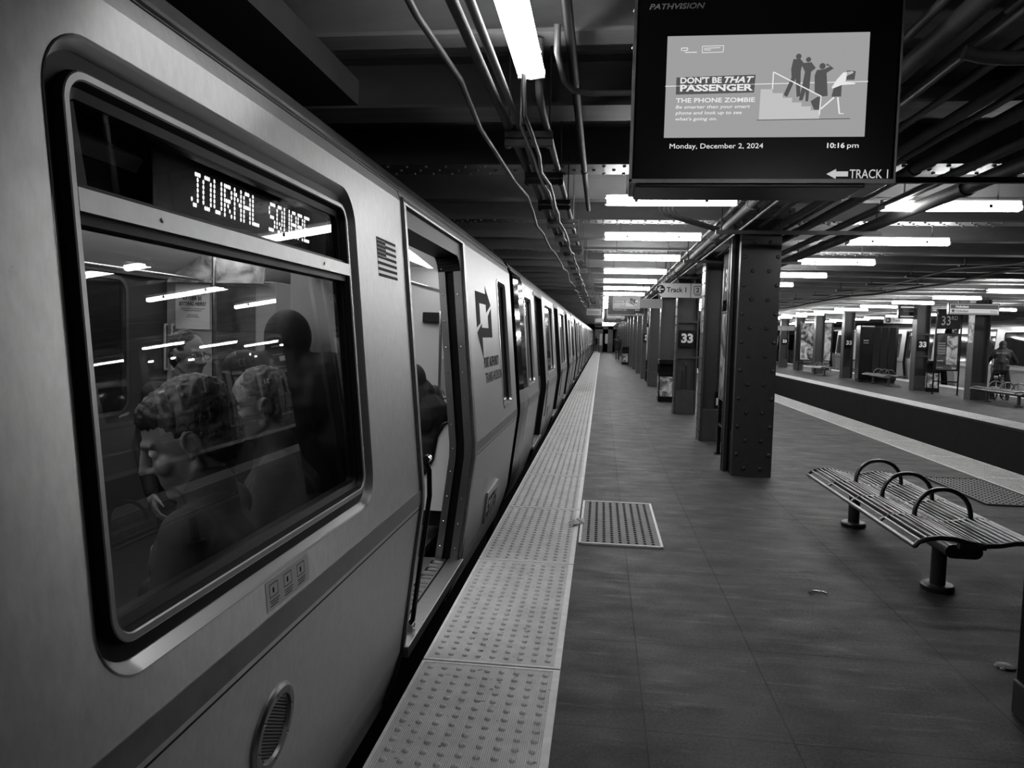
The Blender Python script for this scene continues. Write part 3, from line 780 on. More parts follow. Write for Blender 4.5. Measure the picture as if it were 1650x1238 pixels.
    mb = MB(); flat(mb, [S(*p) for p in ((138, 288), (732, 276), (726, 408), (138, 416))], Y1); hb = obj('headline_box', mb, [SD], scr)
    def tx(name, body, x, z, w, h, m, y=-.0002, **k):
        return lettering(name, fit_text(body, w, h, **k), m, scr, frame((x - .62, y, z - 2.3), (1, 0, 0), (0, 0, 1)))
    tx('headline', "DON'T BE", .286, 2.7, .166, .024, SW, bold=.03)
    tx('headline', 'THAT', .462, 2.7, .118, .024, SW, bold=.03, shear=.3)
    tx('headline', 'PASSENGER', .286, 2.668, .291, .026, SW, bold=.035)
    tx('subtitle', 'THE PHONE ZOMBIE', .271, 2.622, .316, .018, SW, bold=.02)
    tx('body_text', 'Be smarter than your smart', .271, 2.598, .298, .013, SW, bold=.01, shear=.15)
    tx('body_text', 'phone and look up to see', .271, 2.574, .266, .013, SW, bold=.01, shear=.15)
    tx('body_text', "what's going on.", .271, 2.55, .168, .013, SW, bold=.01, shear=.15)
    mb = MB()
    for a, b in (((168, 70), (215, 70)), ((168, 70), (168, 92)), ((215, 70), (212, 88)), ((180, 90), (212, 88)), ((195, 103), (285, 103))): flat(mb, bar2(S(*a), S(*b), .0032), Y2)
    for a, b in (((325, 60), (485, 58)), ((485, 58), (482, 105)), ((325, 108), (482, 105)), ((325, 60), (325, 108)), ((338, 76), (460, 72)), ((338, 88), (390, 88))): flat(mb, bar2(S(*a), S(*b), .0024), Y2)
    obj('small_logos', mb, [SW], scr)
    def tp(name, body, x, z, w, h, m, **k):
        return lettering(name, fit_text(body, w, h, **k), m, t, frame((x - .62, .0035, z - 2.3), (1, 0, 0), (0, 0, 1)))
    tp('date_line', 'Monday, December 2, 2024', .253, 2.437, .376, .020, SW)
    tp('clock', '10:16', .88, 2.437, .068, .020, SW, bold=.02)
    tp('clock', 'pm', .958, 2.437, .044, .013, SW)
    tp('maker_lettering', 'PATHVISION', .150, 3.0, .224, .022, M_GREYP, bold=.02, shear=.25)
    tp('track_lettering', 'TRACK 1', .973, 2.316, .148, .035, SL, bold=.004)
    mb = MB(); flat(mb, [(x - .62, z - 2.3) for x, z in ((.883, 2.333), (.92, 2.313), (.92, 2.323), (.967, 2.323), (.967, 2.343), (.92, 2.343), (.92, 2.353))], .0038)
    obj('track_arrow', mb, [SL], t)
    return t
d0 = make_display('near hanging black display showing a passenger notice and a track arrow', (.62, 3.2, 2.3))
dup(d0, (.67, 22.0, 2.3), 'second hanging display, small, above the platform before the track sign row')
dup(d0, (.57, 33.5, 2.3), 'third hanging display, tiny and distant with a bright screen')

# ------------------------------------------------------------------ hanging signs
t = thing('track_sign', 'pale hanging sign reading Track 1 with an arrow, in front of a column', 'sign', (1.535, 15.5, 2.48), 0, 'hanging track signs')
obj('panel', MB().bbox(-.36, .465, -.05, .05, 0, .29, .006), [M_SIGNBG], t)
mb = MB(); mb.prism([(-.36, 0), (-.36, .29), (-.47, .145)], -.05, .05, 'y'); obj('arrow_end', mb, [M_SIGNBG], t)
mb = MB(); flat(mb, disc(-.385, .165, .088, 24), -.0505); c = obj('arrow_disc', mb, [M_DARKP], t)
mb = MB()
for a, b in (((-.445, .165), (-.325, .165)), ((-.445, .165), (-.385, .22)), ((-.445, .165), (-.385, .11))): flat(mb, bar2(a, b, .022), -.0515)
obj('arrow', mb, [M_SIGNW], c)
lettering('lettering', fit_text('Track 1', .39, .10, bold=.02), M_DARKP, t, frame((-.265, -.0505, .11), (1, 0, 0), (0, 0, 1)))
mb = MB(); flat(mb, bar2((.215, 0), (.215, .29), .012), -.0505)
for a, b in (((.28, .08), (.42, .08)), ((.28, .235), (.42, .235)), ((.28, .08), (.28, .235)), ((.42, .08), (.42, .235)), ((.29, .055), (.41, .055))): flat(mb, bar2(a, b, .012), -.0505)
obj('divider', mb, [M_DARKP], t)
lettering('numeral', fit_text('2', .07, .09, bold=.02), M_DARKP, t, frame((.315, -.0505, .115), (1, 0, 0), (0, 0, 1)))
for s in (-1, 1): obj('hanger', MB().cyl((s * .3, 0, .29), (s * .3, 0, .94), .012), [M_COLUMN], t)
t = thing('track_sign', 'blank pale hanging sign behind the Track 1 sign', 'sign', (1.2, 19.2, 2.4), 0, 'hanging track signs')
obj('panel', MB().bbox(-.28, .28, -.05, .05, 0, .235, .006), [M_SIGNBG], t)
for s in (-1, 1): obj('hanger', MB().cyl((s * .2, 0, .235), (s * .2, 0, 1.02), .012), [M_COLUMN], t)
t2 = thing('end_sign', 'small pale box sign at the far end of the cable brackets', 'sign', (-.3, 25.2, 2.36), 0)
obj('panel', MB().bbox(-.24, .24, -.06, .06, 0, .22, .006), [M_SIGNBG], t2)
obj('face', MB().box(-.19, .19, -.064, -.0605, .05, .15), [M_GREYP], t2)
for s in (-1, 1): obj('hanger', MB().cyl((s * .18, 0, .22), (s * .18, 0, 1.06), .012), [M_COLUMN], t2)
t = thing('exit_sign', 'tiny distant pale sign near the end of the train', 'sign', (-.1, 40, 2.42), 0)
obj('panel', MB().bbox(-.3, .3, -.06, .06, 0, .2, .006), [M_SIGNBG], t)
for s in (-1, 1): obj('hanger', MB().cyl((s * .18, 0, .2), (s * .18, 0, 1.0), .012), [M_COLUMN], t)
# across the track
t = thing('train_display', 'wide framed train display reading Hoboken twice, far platform', 'display', (11.07, 24.0, 2.6))
obj('frame', MB().bbox(-.72, .72, -.04, .1, -.02, .34, .01), [M_BLACK], t)
obj('border', MB().box(-.69, .69, -.045, -.0405, .0, .31), [SL], t)
obj('row', MB().box(-.675, .675, -.049, -.0455, .165, .295), [SD], t, label='dark upper row')
obj('row', MB().box(-.675, .675, -.049, -.0455, .045, .155), [SL], t, label='pale lower row')
obj('row', MB().box(-.675, .675, -.049, -.0455, .012, .036), [SD], t, label='thin bottom row')
lettering('lettering', fit_text('Hoboken', .36, .07, bold=.02), SW, t, frame((-.53, -.0495, .195), (1, 0, 0), (0, 0, 1)))
lettering('lettering', fit_text('Hoboken', .36, .07, bold=.02), SD, t, frame((-.53, -.0495, .065), (1, 0, 0), (0, 0, 1)))
lettering('lettering', fit_text('10 min', .17, .05, bold=.01), SD, t, frame((.46, -.0495, .065), (1, 0, 0), (0, 0, 1)))
mb = MB(); flat(mb, disc(-.6, .1, .045), -.0495); obj('dot', mb, [SD], t)
for s in (-1, 1): obj('hanger', MB().cyl((s * .4, .03, .34), (s * .4, .03, .82), .015), [M_COLUMN], t)
t = thing('train_display', 'small dark display with pale bars, far platform', 'display', (11.2, 28.9, 2.62))
obj('frame', MB().bbox(-.46, .46, -.04, .1, -.03, .46, .01), [M_BLACK], t)
obj('bar', MB().box(-.39, .39, -.045, -.0405, .36, .42), [SL], t)
obj('bar', MB().box(-.39, .39, -.045, -.0405, .03, .07), [SL], t)
obj('row', MB().box(-.3, .25, -.045, -.0405, .22, .245).box(-.3, .3, -.045, -.0405, .28, .30), [SD], t)
for s in (-1, 1): obj('hanger', MB().cyl((s * .3, .03, .46), (s * .3, .03, .8), .015), [M_COLUMN], t)
t = thing('track_sign', 'pale hanging sign with an arrow above the dark kiosk, far platform', 'sign', (12.35, 33.2, 2.52), 0, 'hanging track signs')
obj('panel', MB().bbox(-.56, .56, -.05, .05, 0, .27, .006), [M_SIGNW], t)
mb = MB(); flat(mb, disc(-.40, .135, .11, 20), -.0505); c = obj('arrow_disc', mb, [M_DARKP], t)
mb = MB()
for a, b in (((-.47, .135), (-.33, .135)), ((-.47, .135), (-.40, .2)), ((-.47, .135), (-.40, .07))): flat(mb, bar2(a, b, .026), -.0515)
obj('arrow', mb, [M_SIGNW], c)
lettering('lettering', fit_text('Track 2', .42, .10, bold=.02), M_DARKP, t, frame((-.24, -.0505, .085), (1, 0, 0), (0, 0, 1)))
for s in (-1, 1): obj('hanger', MB().cyl((s * .3, 0, .27), (s * .3, 0, .9), .012), [M_COLUMN], t)
t = thing('line_sign', 'pale hanging sign seen past the large riveted column, far platform', 'sign', (10.75, 46.5, 2.3), 0)
obj('panel', MB().bbox(-.75, .75, -.05, .05, 0, .28, .006), [M_SIGNW], t)
obj('divider', MB().box(-.1, -.08, -.054, -.0505, .0, .28).box(.3, .32, -.054, -.0505, 0, .28), [M_GREYP], t)
for s in (-1, 1): obj('hanger', MB().cyl((s * .4, 0, .28), (s * .4, 0, 1.12), .012), [M_COLUMN], t)
t = thing('equipment_box', 'grey control box with looping cables high up at the right edge', 'junction box', (12.0, 22.4, 2.5))
obj('box', MB().bbox(-.2, .2, -.15, .15, 0, .5, .02), [M_PIPEW], t)
obj('tray', MB().box(-.4, 1.4, -.25, .25, -.06, -.005), [M_BLACKM], t)
obj('panel', MB().bbox(.5, 1.2, -.05, .05, .05, .6, .01), [M_GREYP], t)
obj('loop_cable', MB().tube([(.3, -.2, .75), (.35, -.2, .3), (.55, -.2, .1), (.8, -.2, .35), (.95, -.2, .75)], .02, 6), [M_CABLE], t, 60)
for s in (-.3, 1.3): obj('rod', MB().cyl((s, 0, -.01), (s, 0, .915), .015), [M_CABLE], t)

# ------------------------------------------------------------------ advertisement stands, bins, kiosk
def ad_stand(label, loc, rz, w, pm, name=True, ptop=2.05, pbot=.8, pale=False):
    t = thing('ad_stand', label, 'sign stand', loc, rz, 'upright advertisement stands')
    top = 2.86 if name else ptop + .05
    for s in (-1, 1):
        l = obj('post', MB().box(s * w / 2 - .025, s * w / 2 + .025, -.025, .025, 0, top), [M_BLACK], t)
        obj('foot', MB().box(s * w / 2 - .05, s * w / 2 + .05, -.05, .05, 0, .012), [M_BLACK], l)
    p = obj('ad_panel', MB().bbox(-w / 2 + .026, w / 2 - .026, -.03, .03, pbot, ptop, .006), [M_BLACK], t)
    q = obj('poster', MB().box(-w / 2 + .06, w / 2 - .06, -.034, -.0305, pbot + .04, ptop - .04), [pm], p)
    obj('rail', MB().box(-w / 2 + .026, w / 2 - .026, -.02, .02, .42, .46), [M_BLACK], t)
    if name:
        n = obj('name_panel', MB().bbox(-w / 2 + .026, w / 2 - .026, -.03, .03, 2.2, 2.85, .006), [mat('name_panel_paint', .02, .7, spec=.2)], t)
        lettering('lettering', fit_text('33', .36 * w / 1.0, .30, bold=.01), M_SIGNW, n, frame((-.30 * w, -.031, 2.33), (1, 0, 0), (0, 0, 1)))
        lettering('lettering', fit_text('RD', .24 * w, .13), M_SIGNW, n, frame((.10 * w, -.031, 2.50), (1, 0, 0), (0, 0, 1)))
    return t, q
P1 = poster_material('ad_print', 1.3, .02, .6, 2.2); P2 = poster_material('dark_ad_print', 5.2, .015, .10, 2.0)
t, q = ad_stand('upright ad stand seen almost edge-on beside the large riveted column', (1.72, 10.45, 0), -PI / 2, 1.05, P1)
t, q = ad_stand('upright ad stand of the far platform with a 33RD name panel and dark poster', (11.46, 26.45, 0), -.42, .72, P2)
for z in (1.72, 1.64, 1.56, 1.46, 1.38): obj('poster_text', MB().box(-.28, -.06, -.038, -.0345, z - .022, z + .022), [M_GREYP], q)
obj('poster_photo', MB().box(-.02, .29, -.038, -.0345, 1.02, 1.97), [poster_material('city_print', 9.4, .05, .6, 3.5)], q)
obj('poster_text', MB().box(-.28, -.1, -.038, -.0345, 1.12, 1.15).box(-.28, -.1, -.038, -.0345, .9, .915).box(.16, .28, -.038, -.0345, .87, .92), [M_SIGNW], q)
t, q = ad_stand('upright stand with a pale notice to the left of the far kiosk', (11.95, 36.3, 0), -.3, .75, M_PAPER, False, 2.2, .85)
obj('poster_text', MB().box(-.22, .15, -.038, -.0345, 1.66, 1.72).box(-.22, .1, -.038, -.0345, 1.52, 1.6), [M_GREYP], q)
t, q = ad_stand('upright ad stand of two tall grey posters between far platform columns', (12.0, 43.9, 0), -.35, 1.7, P1, False, 2.75, .6)
t, q = ad_stand('distant upright ad stand among the receding columns', (1.72, 28.4, 0), -PI / 2, 1.05, P1)
def bin_(label, loc, rz, pm):
    t = thing('litter_bin', label, 'litter bin', loc, rz, 'litter bins with poster panels')
    w = .21
    obj('base', MB().bbox(-w, w, -w, w, 0, .13, .01), [M_BLACK], t)
    obj('body', MB().bbox(-w + .01, w - .01, -w + .01, w - .01, .13, .72, .01), [M_BLACKM], t)
    for s in (0, 1):
        R = Matrix.Rotation(-PI / 2 * s, 3, 'Z')
        obj('poster_panel', MB().box(-w + .035, w - .06, -w - .002, -w + .009, .15, .66, 0, R), [pm], t)
    mb = MB(); mb.bbox(-w, w, -w, w, .98, 1.1, .02)
    for x in (-w, w - .03):
        for y in (-w, w - .03): mb.box(x, x + .03, y, y + .03, .70, .99)
    mb.box(-w, w, w - .03, w, .70, .99)
    obj('hood', mb, [M_BLACK], t)
    obj('rim', MB().bbox(-w - .005, w + .005, -w - .005, w + .005, .69, .74, .008), [M_BLACK], t)
    return t
P3 = poster_material('bin_print', 2.9, .12, .62, 5)
bin_('black litter bin with a bright poster panel beside the platform columns', (1.70, 19.8, 0), 0, P3)
bin_('black litter bin with a bright poster panel beside a far platform 33 column', (11.66, 27.9, 0), -.35, P3)
bin_('tiny distant black litter bin among the receding columns', (1.45, 46, 0), 0, P3)
t = thing('kiosk', 'tall glossy black kiosk on the far platform', 'kiosk', (11.62, 33.4, 0), -.12)
obj('cabinet', MB().bbox(-.74, .74, -.4, .4, .12, 2.42, .02), [M_BLACK], t)
obj('plinth', MB().bbox(-.70, .70, -.37, .37, 0, .12, .01), [M_BLACKM], t)
obj('side_screen', MB().bbox(-.70, -.3, -.412, -.4005, .3, 2.3, .004), [M_BLACK], t)
for x in (-.22, .08, .38): obj('door_panel', MB().bbox(x, x + .26, -.42, -.4005, .25, 2.34, .006), [M_BLACKM], t)
obj('screen_text', MB().box(-.6, -.4, -.4145, -.4125, 1.75, 1.8).box(-.6, -.4, -.4145, -.4125, 1.66, 1.69), [M_GREYP], t)
obj('lamp_strip', MB().box(-.70, -.2, -.44, -.4, 2.35, 2.40), [M_WHITEP], t)

# ------------------------------------------------------------------ bicycle across the track
bk = thing('bicycle', 'dark bicycle held by the hooded person behind the far bench', 'bicycle', (12.45, 25.05, 0), -.62)
def wheel(y):
    mb = MB(); R = .33
    mb.tube([(0, y + R * .95 * math.cos(2 * PI * k / 28), R + R * .95 * math.sin(2 * PI * k / 28)) for k in range(29)], .022, 8, caps=False)
    w = obj('wheel', mb, [M_RUBBER], bk, 60)
    mb = MB(); mb.cyl((-.04, y, R), (.04, y, R), .03)
    for k in range(12): mb.cyl((0, y, R), (0, y + R * .93 * math.cos(PI * k / 6), R + R * .93 * math.sin(PI * k / 6)), .003, seg=4)
    obj('spokes', mb, [M_STEELD], w)
wheel(-.52); wheel(.56)
mb = MB()
for a, b, r in (((0, -.1, .28), (0, -.22, .78), .018), ((0, -.1, .28), (0, .38, .74), .022), ((0, -.19, .66), (0, .36, .82), .018), ((0, .36, .84), (0, .42, .68), .022)): mb.cyl(a, b, r, seg=8)
for s in (-1, 1):
    mb.cyl((s * .05, -.1, .28), (s * .05, -.52, .33), .011, seg=6); mb.cyl((s * .04, -.2, .68), (s * .05, -.52, .33), .01, seg=6)
obj('frame', mb, [M_BLACK], bk, 60)
mb = MB()
for s in (-1, 1): mb.cyl((s * .05, .42, .70), (s * .05, .56, .33), .013, seg=8)
mb.cyl((-.06, .42, .70), (.06, .42, .70), .018, seg=8); obj('fork', mb, [M_BLACK], bk, 60)
obj('handlebar', MB().tube([(-.36, .18, 1.06), (-.2, .27, 1.06), (-.08, .33, 1.0), (.08, .33, 1.0), (.2, .27, 1.06), (.36, .18, 1.06)], .014, 8).cyl((0, .36, .84), (0, .33, 1.0), .016), [M_STEELD], bk, 60)
obj('saddle', MB().cap((0, -.34, .83), (0, -.1, .83), .075, .03), [M_BLACK], bk, 60)
obj('seat_post', MB().cyl((0, -.22, .78), (0, -.23, .83), .014), [M_STEELD], bk)
obj('crank', MB().cyl((-.09, -.1, .28), (.09, -.1, .28), .016).box(.08, .095, -.115, -.085, .11, .28).box(-.095, -.08, -.115, -.085, .28, .45), [M_STEELD], bk)
for s, z in ((1, .11), (-1, .45)): obj('pedal', MB().box(s * .13 - .04, s * .13 + .04, -.13, -.07, z - .012, z + .012), [M_BLACKM], bk)
obj('battery', MB().bbox(-.04, .04, -.05, .25, .5, .62, .01), [M_BLACK], bk)
obj('rear_light', MB().bbox(-.05, .05, -.60, -.57, .68, .75, .008), [M_WHITEP], bk)
obj('carrier', MB().box(-.06, .06, -.62, -.24, .70, .72), [M_BLACKM], bk)
obj('kickstand', MB().cyl((.03, -.16, .26), (.16, -.22, 0), .01).cyl((-.03, -.16, .26), (-.12, -.22, 0.0), .01), [M_BLACK], bk)

# ------------------------------------------------------------------ trains
PROF = [(-0.35, 1.20), (-0.15, 1.275), (0.0, 1.315), (.76, 1.405), (.85, 1.405), (2.30, 1.281), (2.38, 1.25), (2.45, 1.205), (2.52, 1.11), (2.60, .9), (2.66, .55), (2.69, 0)]
def sx(z):
    for (a, b), (c, d) in zip(PROF, PROF[1:]):
        if z <= c: return b + (d - b) * (z - a) / (c - a)
    return 0.0
NU = Vector((1, 0, .0855)).normalized(); ND = Vector((1, 0, -.1185)).normalized()
def SP(y, z, off=0.0):
    n = NU if z > .85 else (ND if z < .76 else Vector((1, 0, 0)))
    return (sx(z) + off * n.x, y, z + off * n.z)
def zcuts(z0, z1): return sorted({z0, z1} | {z for z, _ in PROF if z0 < z < z1})
def strips(mb, y0, y1, z0, z1, mi=0, off=0.0, inset=None):
    zs = zcuts(z0, z1)
    for a, b in zip(zs, zs[1:]):
        mb.add([SP(y0, a, off), SP(y1, a, off), SP(y1, b, off), SP(y0, b, off)], [(0, 1, 2, 3)], mi)
def psolid(mb, y0, y1, oa, ob, z0, z1, mi=0):
    """solid following the side profile between two offsets"""
    zs = zcuts(z0, z1); vs = []
    for z in zs: vs += [SP(y0, z, ob), SP(y0, z, oa), SP(y1, z, oa), SP(y1, z, ob)]
    fs = []; n = len(zs)
    for i in range(n - 1):
        for k in range(4): a = i * 4 + k; b = i * 4 + (k + 1) % 4; fs.append((a, b, b + 4, a + 4))
    fs += [(3, 2, 1, 0), tuple((n - 1) * 4 + k for k in range(4))]
    mb.add(vs, fs, mi)
def rr(y0, y1, z0, z1, r, n=8):
    P = []
    for cy, cz, a0 in ((y1 - r, z1 - r, 0), (y0 + r, z1 - r, 90), (y0 + r, z0 + r, 180), (y1 - r, z0 + r, 270)):
        for k in range(n + 1):
            a = math.radians(a0 + 90 * k / n); P.append((cy + r * math.cos(a), cz + r * math.sin(a)))
    return P
def rings(mb, y0, y1, z0, z1, r, specs, n=8):
    """specs: list of (inset, depth, material of the band that starts here)"""
    loops = []
    for ins, dep, _ in specs:
        loops.append([SP(y, z, dep) for y, z in rr(y0 + ins, y1 - ins, z0 + ins, z1 - ins, max(.01, r - ins), n)])
    N = len(loops[0])
    for i in range(len(loops) - 1):
        vs = loops[i] + loops[i + 1]
        mb.add(vs, [(k, (k + 1) % N, N + (k + 1) % N, N + k) for k in range(N)], specs[i][2])
def side_body(mb, L, wins, doors, zdt=2.30, y_from=0.0):
    cuts = sorted({y_from, L} | {v for w in wins for v in w[:2]} | {v for d in doors for v in d})
    for a, b in zip(cuts, cuts[1:]):
        m = (a + b) / 2
        w = next((w for w in wins if w[0] <= m <= w[1]), None); d = next((d for d in doors if d[0] <= m <= d[1]), None)
        if d: strips(mb, a, b, zdt, 2.38)
        elif w:
            y0, y1, z0, z1, r = w
            strips(mb, a, b, -.35, z0); strips(mb, a, b, z1, 2.38)
            P = rr(y0, y1, z0, z1, r)
            for q, (cy, cz) in enumerate(((y1, z1), (y0, z1), (y0, z0), (y1, z0))):
                pts = P[q * 9:(q + 1) * 9]
                mb.add([SP(cy, cz)] + [SP(*p) for p in pts], [(0, i + 2, i + 1) for i in range(8)])
        else: strips(mb, a, b, -.35, 2.38)
def window(parent, w, pane, mull=None, mull_frac=None, big=False):
    y0, y1, z0, z1, r = w; mb = MB()
    if big:
        rings(mb, y0, y1, z0, z1, r, [(0, .0015, 0), (.003, .003, 0), (.008, -.004, 0), (.026, -.026, 1), (.060, -.028, 1), (.064, -.010, 2), (.067, -.008, 2), (.080, -.008, 2), (.083, -.012, 1), (.092, -.03, 1), (.112, -.036, 1), (.115, -.05, 1), (.115, -.07, 1)], 10)
    else:
        rings(mb, y0, y1, z0, z1, r, [(0, .004, 0), (.02, .006, 0), (.03, -.02, 1), (.05, -.03, 1), (.055, -.05, 1)], 6)
    f = obj('window_frame', mb, [M_TRIM, M_RUBBER, M_SILVER], parent, 30)
    ins = .10 if big else .045; d0 = -.040 if big else -.035
    def pn(za, zb, ra):
        mb = MB(); P = rr(y0 + ins, y1 - ins, za, zb, ra, 6); N = len(P)
        mb.add([SP(y, z, d0) for y, z in P] + [SP(y, z, d0 - .006) for y, z in P], [tuple(range(N)), tuple(range(2 * N - 1, N - 1, -1))] + [(k, N + k, N + (k + 1) % N, (k + 1) % N) for k in range(N)])
        return obj('window_pane', mb, [pane], f, fix=True)
    if mull:
        pn(z0 + ins, mull[0] - .004, .05); pn(mull[1] + .004, z1 - ins, .05)
        mb = MB(); psolid(mb, y0 + .082, y1 - .082, -.008, -.06, mull[0], mull[1], 0)
        psolid(mb, y0 + .09, y1 - .09, -.022, -.06, mull[0] - .022, mull[0] - .0005, 1); psolid(mb, y0 + .09, y1 - .09, -.022, -.06, mull[1] + .0005, mull[1] + .012, 1)
        for y in (y0 + .35, y1 - .35): mb.dome(SP(y, (mull[0] + mull[1]) / 2, -.0075), .006, .003, NU)
        obj('mullion', mb, [M_SILVER, M_RUBBER], f)
    else: pn(z0 + ins, z1 - ins, .05)
    return f
def shell_rest(t, L, ends=True):
    mb = MB()
    zs = [z for z, _ in PROF if z >= 2.38]
    for s in (-1, 1):
        for a, b in zip(zs, zs[1:]):
            q = [(s * sx(a), 0, a), (s * sx(a), L, a), (s * sx(b), L, b), (s * sx(b), 0, b)]
            mb.add(q if s > 0 else q[::-1], [(0, 1, 2, 3)])
    obj('roof', mb, [M_STEELD], t, 60)
    mb = MB(); psolid(mb, 0, L, .010, -.01, 2.365, 2.378); obj('drip_rail', mb, [M_STEELD], t)
    mb = MB()
    for a, b in zip(PROF, PROF[1:]):
        if b[0] > 2.38: break
        mb.add([(-a[1], 0, a[0]), (-a[1], L, a[0]), (-b[1], L, b[0]), (-b[1], 0, b[0])], [(3, 2, 1, 0)])
    obj('far_side', mb, [M_STEEL], t)
    obj('underframe', MB().box(-1.15, 1.12, .1, L - .1, -.95, -.352), [M_BLACKM], t)
    for yb in (2.3, L - 2.3):
        mb = MB()
        for dy in (-.95, .95):
            for s in (-1, 1): mb.cyl((s * .66, yb + dy, -.67), (s * .78, yb + dy, -.67), .43, seg=20)
        obj('bogie', mb, [M_BLACKM], t)
def end_wall(t, y, flip, m=None):
    P = [(x, z) for z, x in PROF] + [(-x, z) for z, x in PROF[::-1][1:]]
    mb = MB(); mb.add([(x, y, z) for x, z in P], [tuple(range(len(P)))]); obj('end_wall', mb, [m or M_BLACK], t)
def belt(t, L, skip, y_from=0.0):
    mb = MB(); cuts = sorted({y_from, L} | {v for d in skip for v in d})
    for a, b in zip(cuts, cuts[1:]):
        if any(d[0] <= (a + b) / 2 <= d[1] for d in skip): continue
        psolid(mb, a, b, .0035, -.004, .772, .848, 0); psolid(mb, a, b, .0012, -.004, .747, .753, 1)
    obj('belt_rail', mb, [M_STEELD, M_RUBBER], t)

# ---- a whole car with closed doors
M_DKGLASS = mat('dark_car_glass', .012, .06)
def make_car(label, loc, rz):
    L = 15.5; t = thing('subway_car', label, 'train car', loc, rz, 'subway train cars')
    doors = [(2.6, 4.0), (7.05, 8.45), (11.5, 12.9)]
    wins = [(1.08, 2.05, .98, 2.16, .09), (4.5, 6.5, .96, 2.2, .12), (9.0, 11.0, .96, 2.2, .12), (13.5, 14.6, .98, 2.16, .09)]
    mb = MB(); side_body(mb, L, wins, doors, y_from=1.0); obj('body_side', mb, [M_STEEL], t)
    shell_rest(t, L)
    # rounded cab corner: black above the belt, steel below
    up, lo = MB(), MB(); ys = [0, .05, .15, .32, .6, 1.0]; ins = [.28, .17, .09, .03, .006, 0]
    def P(i, z): p = SP(ys[i], z); return (p[0] - ins[i], p[1], p[2])
    for i in range(5):
        for zz, m_ in ((zcuts(1.0, 2.38), up), (zcuts(-.35, 1.0), lo)):
            for a, b in zip(zz, zz[1:]): m_.add([P(i, a), P(i + 1, a), P(i + 1, b), P(i, b)], [(0, 1, 2, 3)])
    obj('cab_mask', up, [M_MASK], t, 60); obj('cab_corner', lo, [M_STEELD], t, 60)
    end_wall(t, .05, 0); end_wall(t, L, 0)
    belt(t, L, doors, 1.0)
    for w in wins: window(t, w, M_DKGLASS)
    for a, b in doors:
        mb = MB()
        psolid(mb, a, a + .05, .004, -.14, -.05, 2.30, 0); psolid(mb, b - .05, b, .004, -.14, -.05, 2.30, 0)
        psolid(mb, a + .05, b - .05, .004, -.14, 2.24, 2.30, 0)
        obj('door_frame', mb, [M_RUBBER], t)
        mid = (a + b) / 2
        for ya, yb in ((a + .05, mid - .006), (mid + .006, b - .05)):
            mb = MB(); psolid(mb, ya, yb, -.085, -.12, -.02, 2.24, 0); l = obj('door_leaf', mb, [M_STEEL], t)
            mb = MB(); psolid(mb, ya + .12, yb - .12, -.081, -.085, 1.0, 2.05, 0); obj('door_window', mb, [M_DKGLASS], l)
        obj('threshold', MB().bbox(1.2, 1.345, a, b, -.045, -.004, .004), [M_SILVER], t)
        for y in (a - .12,): obj('door_lamp', MB().dome(SP(y, 2.25, 0), .03, .02, NU), [M_WHITEP], t)
        mb = MB(); mb.tube([SP(b + .09, .30, .03), SP(b + .09, .5, .03), SP(b + .09, .9, .03)], .012, 6); obj('grab_bar', mb, [M_CHROME], t, 60)
    mb = MB(); psolid(mb, 5.2, 5.75, .012, 0, .08, .36); obj('equipment_hatch', mb, [M_STEELD], t)
    obj('number_plate', (lambda m: (psolid(m, 13.6, 14.3, .012, 0, .02, .28), m)[1])(MB()), [M_SILVER], t)
    return t
cA = make_car('second car of the near train, with a black rounded end beyond the first car', (-2.3, 8.32, 0), 0)
for k in range(1, 6):
    dup(cA, (-2.3, 8.32 + 15.75 * k, 0), (ORD[k + 1] + ' car of the near train counted from the viewer, seen at a grazing angle'))
# train beyond the far platform
XF = 14.36 + 1.405
for k in range(5):
    lb = ['far train car behind the person with the bicycle', 'far train car with a black rounded end, left of the far 33 column', 'third far train car, seen between distant columns', 'fourth far train car, tiny', 'most distant far train car, beside the large riveted column'][k]
    dup(cA, (XF, 33.5 + 15.75 * k, 0), lb, PI)

# ---- the nearest car, with an open door and a lit interior
O1 = 7.45; L1 = 15.5
t1 = thing('subway_car', 'nearest steel subway car filling the left, with large window and open door', 'train car', (-2.3, -O1, 0), 0, 'subway train cars')
W1 = (1.24 + O1, 2.93 + O1, .95, 2.203, .135); W2 = (6.98 + O1, 7.62 + O1, .94, 2.175, .09); W0 = (-3.9 + O1, -2.2 + O1, .95, 2.203, .135)
D1 = (3.72 + O1, 5.30 + O1); D0 = (-1.6 + O1, -.1 + O1)
mb = MB(); side_body(mb, L1, [W0, W1, W2], [D1], y_from=0); obj('body_side', mb, [M_STEEL], t1)
shell_rest(t1, L1); belt(t1, L1, [(D1[0] - .03, D1[1] + .1)])
end_wall(t1, L1 - .02, 0); end_wall(t1, 0, 0)
window(t1, W1, M_PANE, (1.865, 1.91), big=True); window(t1, W0, M_PANE, (1.865, 1.91), big=True); window(t1, W2, M_DKGLASS)
# groove lines beside the door and under the roof
mb = MB(); psolid(mb, 0, L1, .0015, -.003, 2.352, 2.356); psolid(mb, D1[0] - .055, D1[0] - .046, .0015, -.003, -.3, 2.352)
obj('seam', mb, [M_RUBBER], t1)
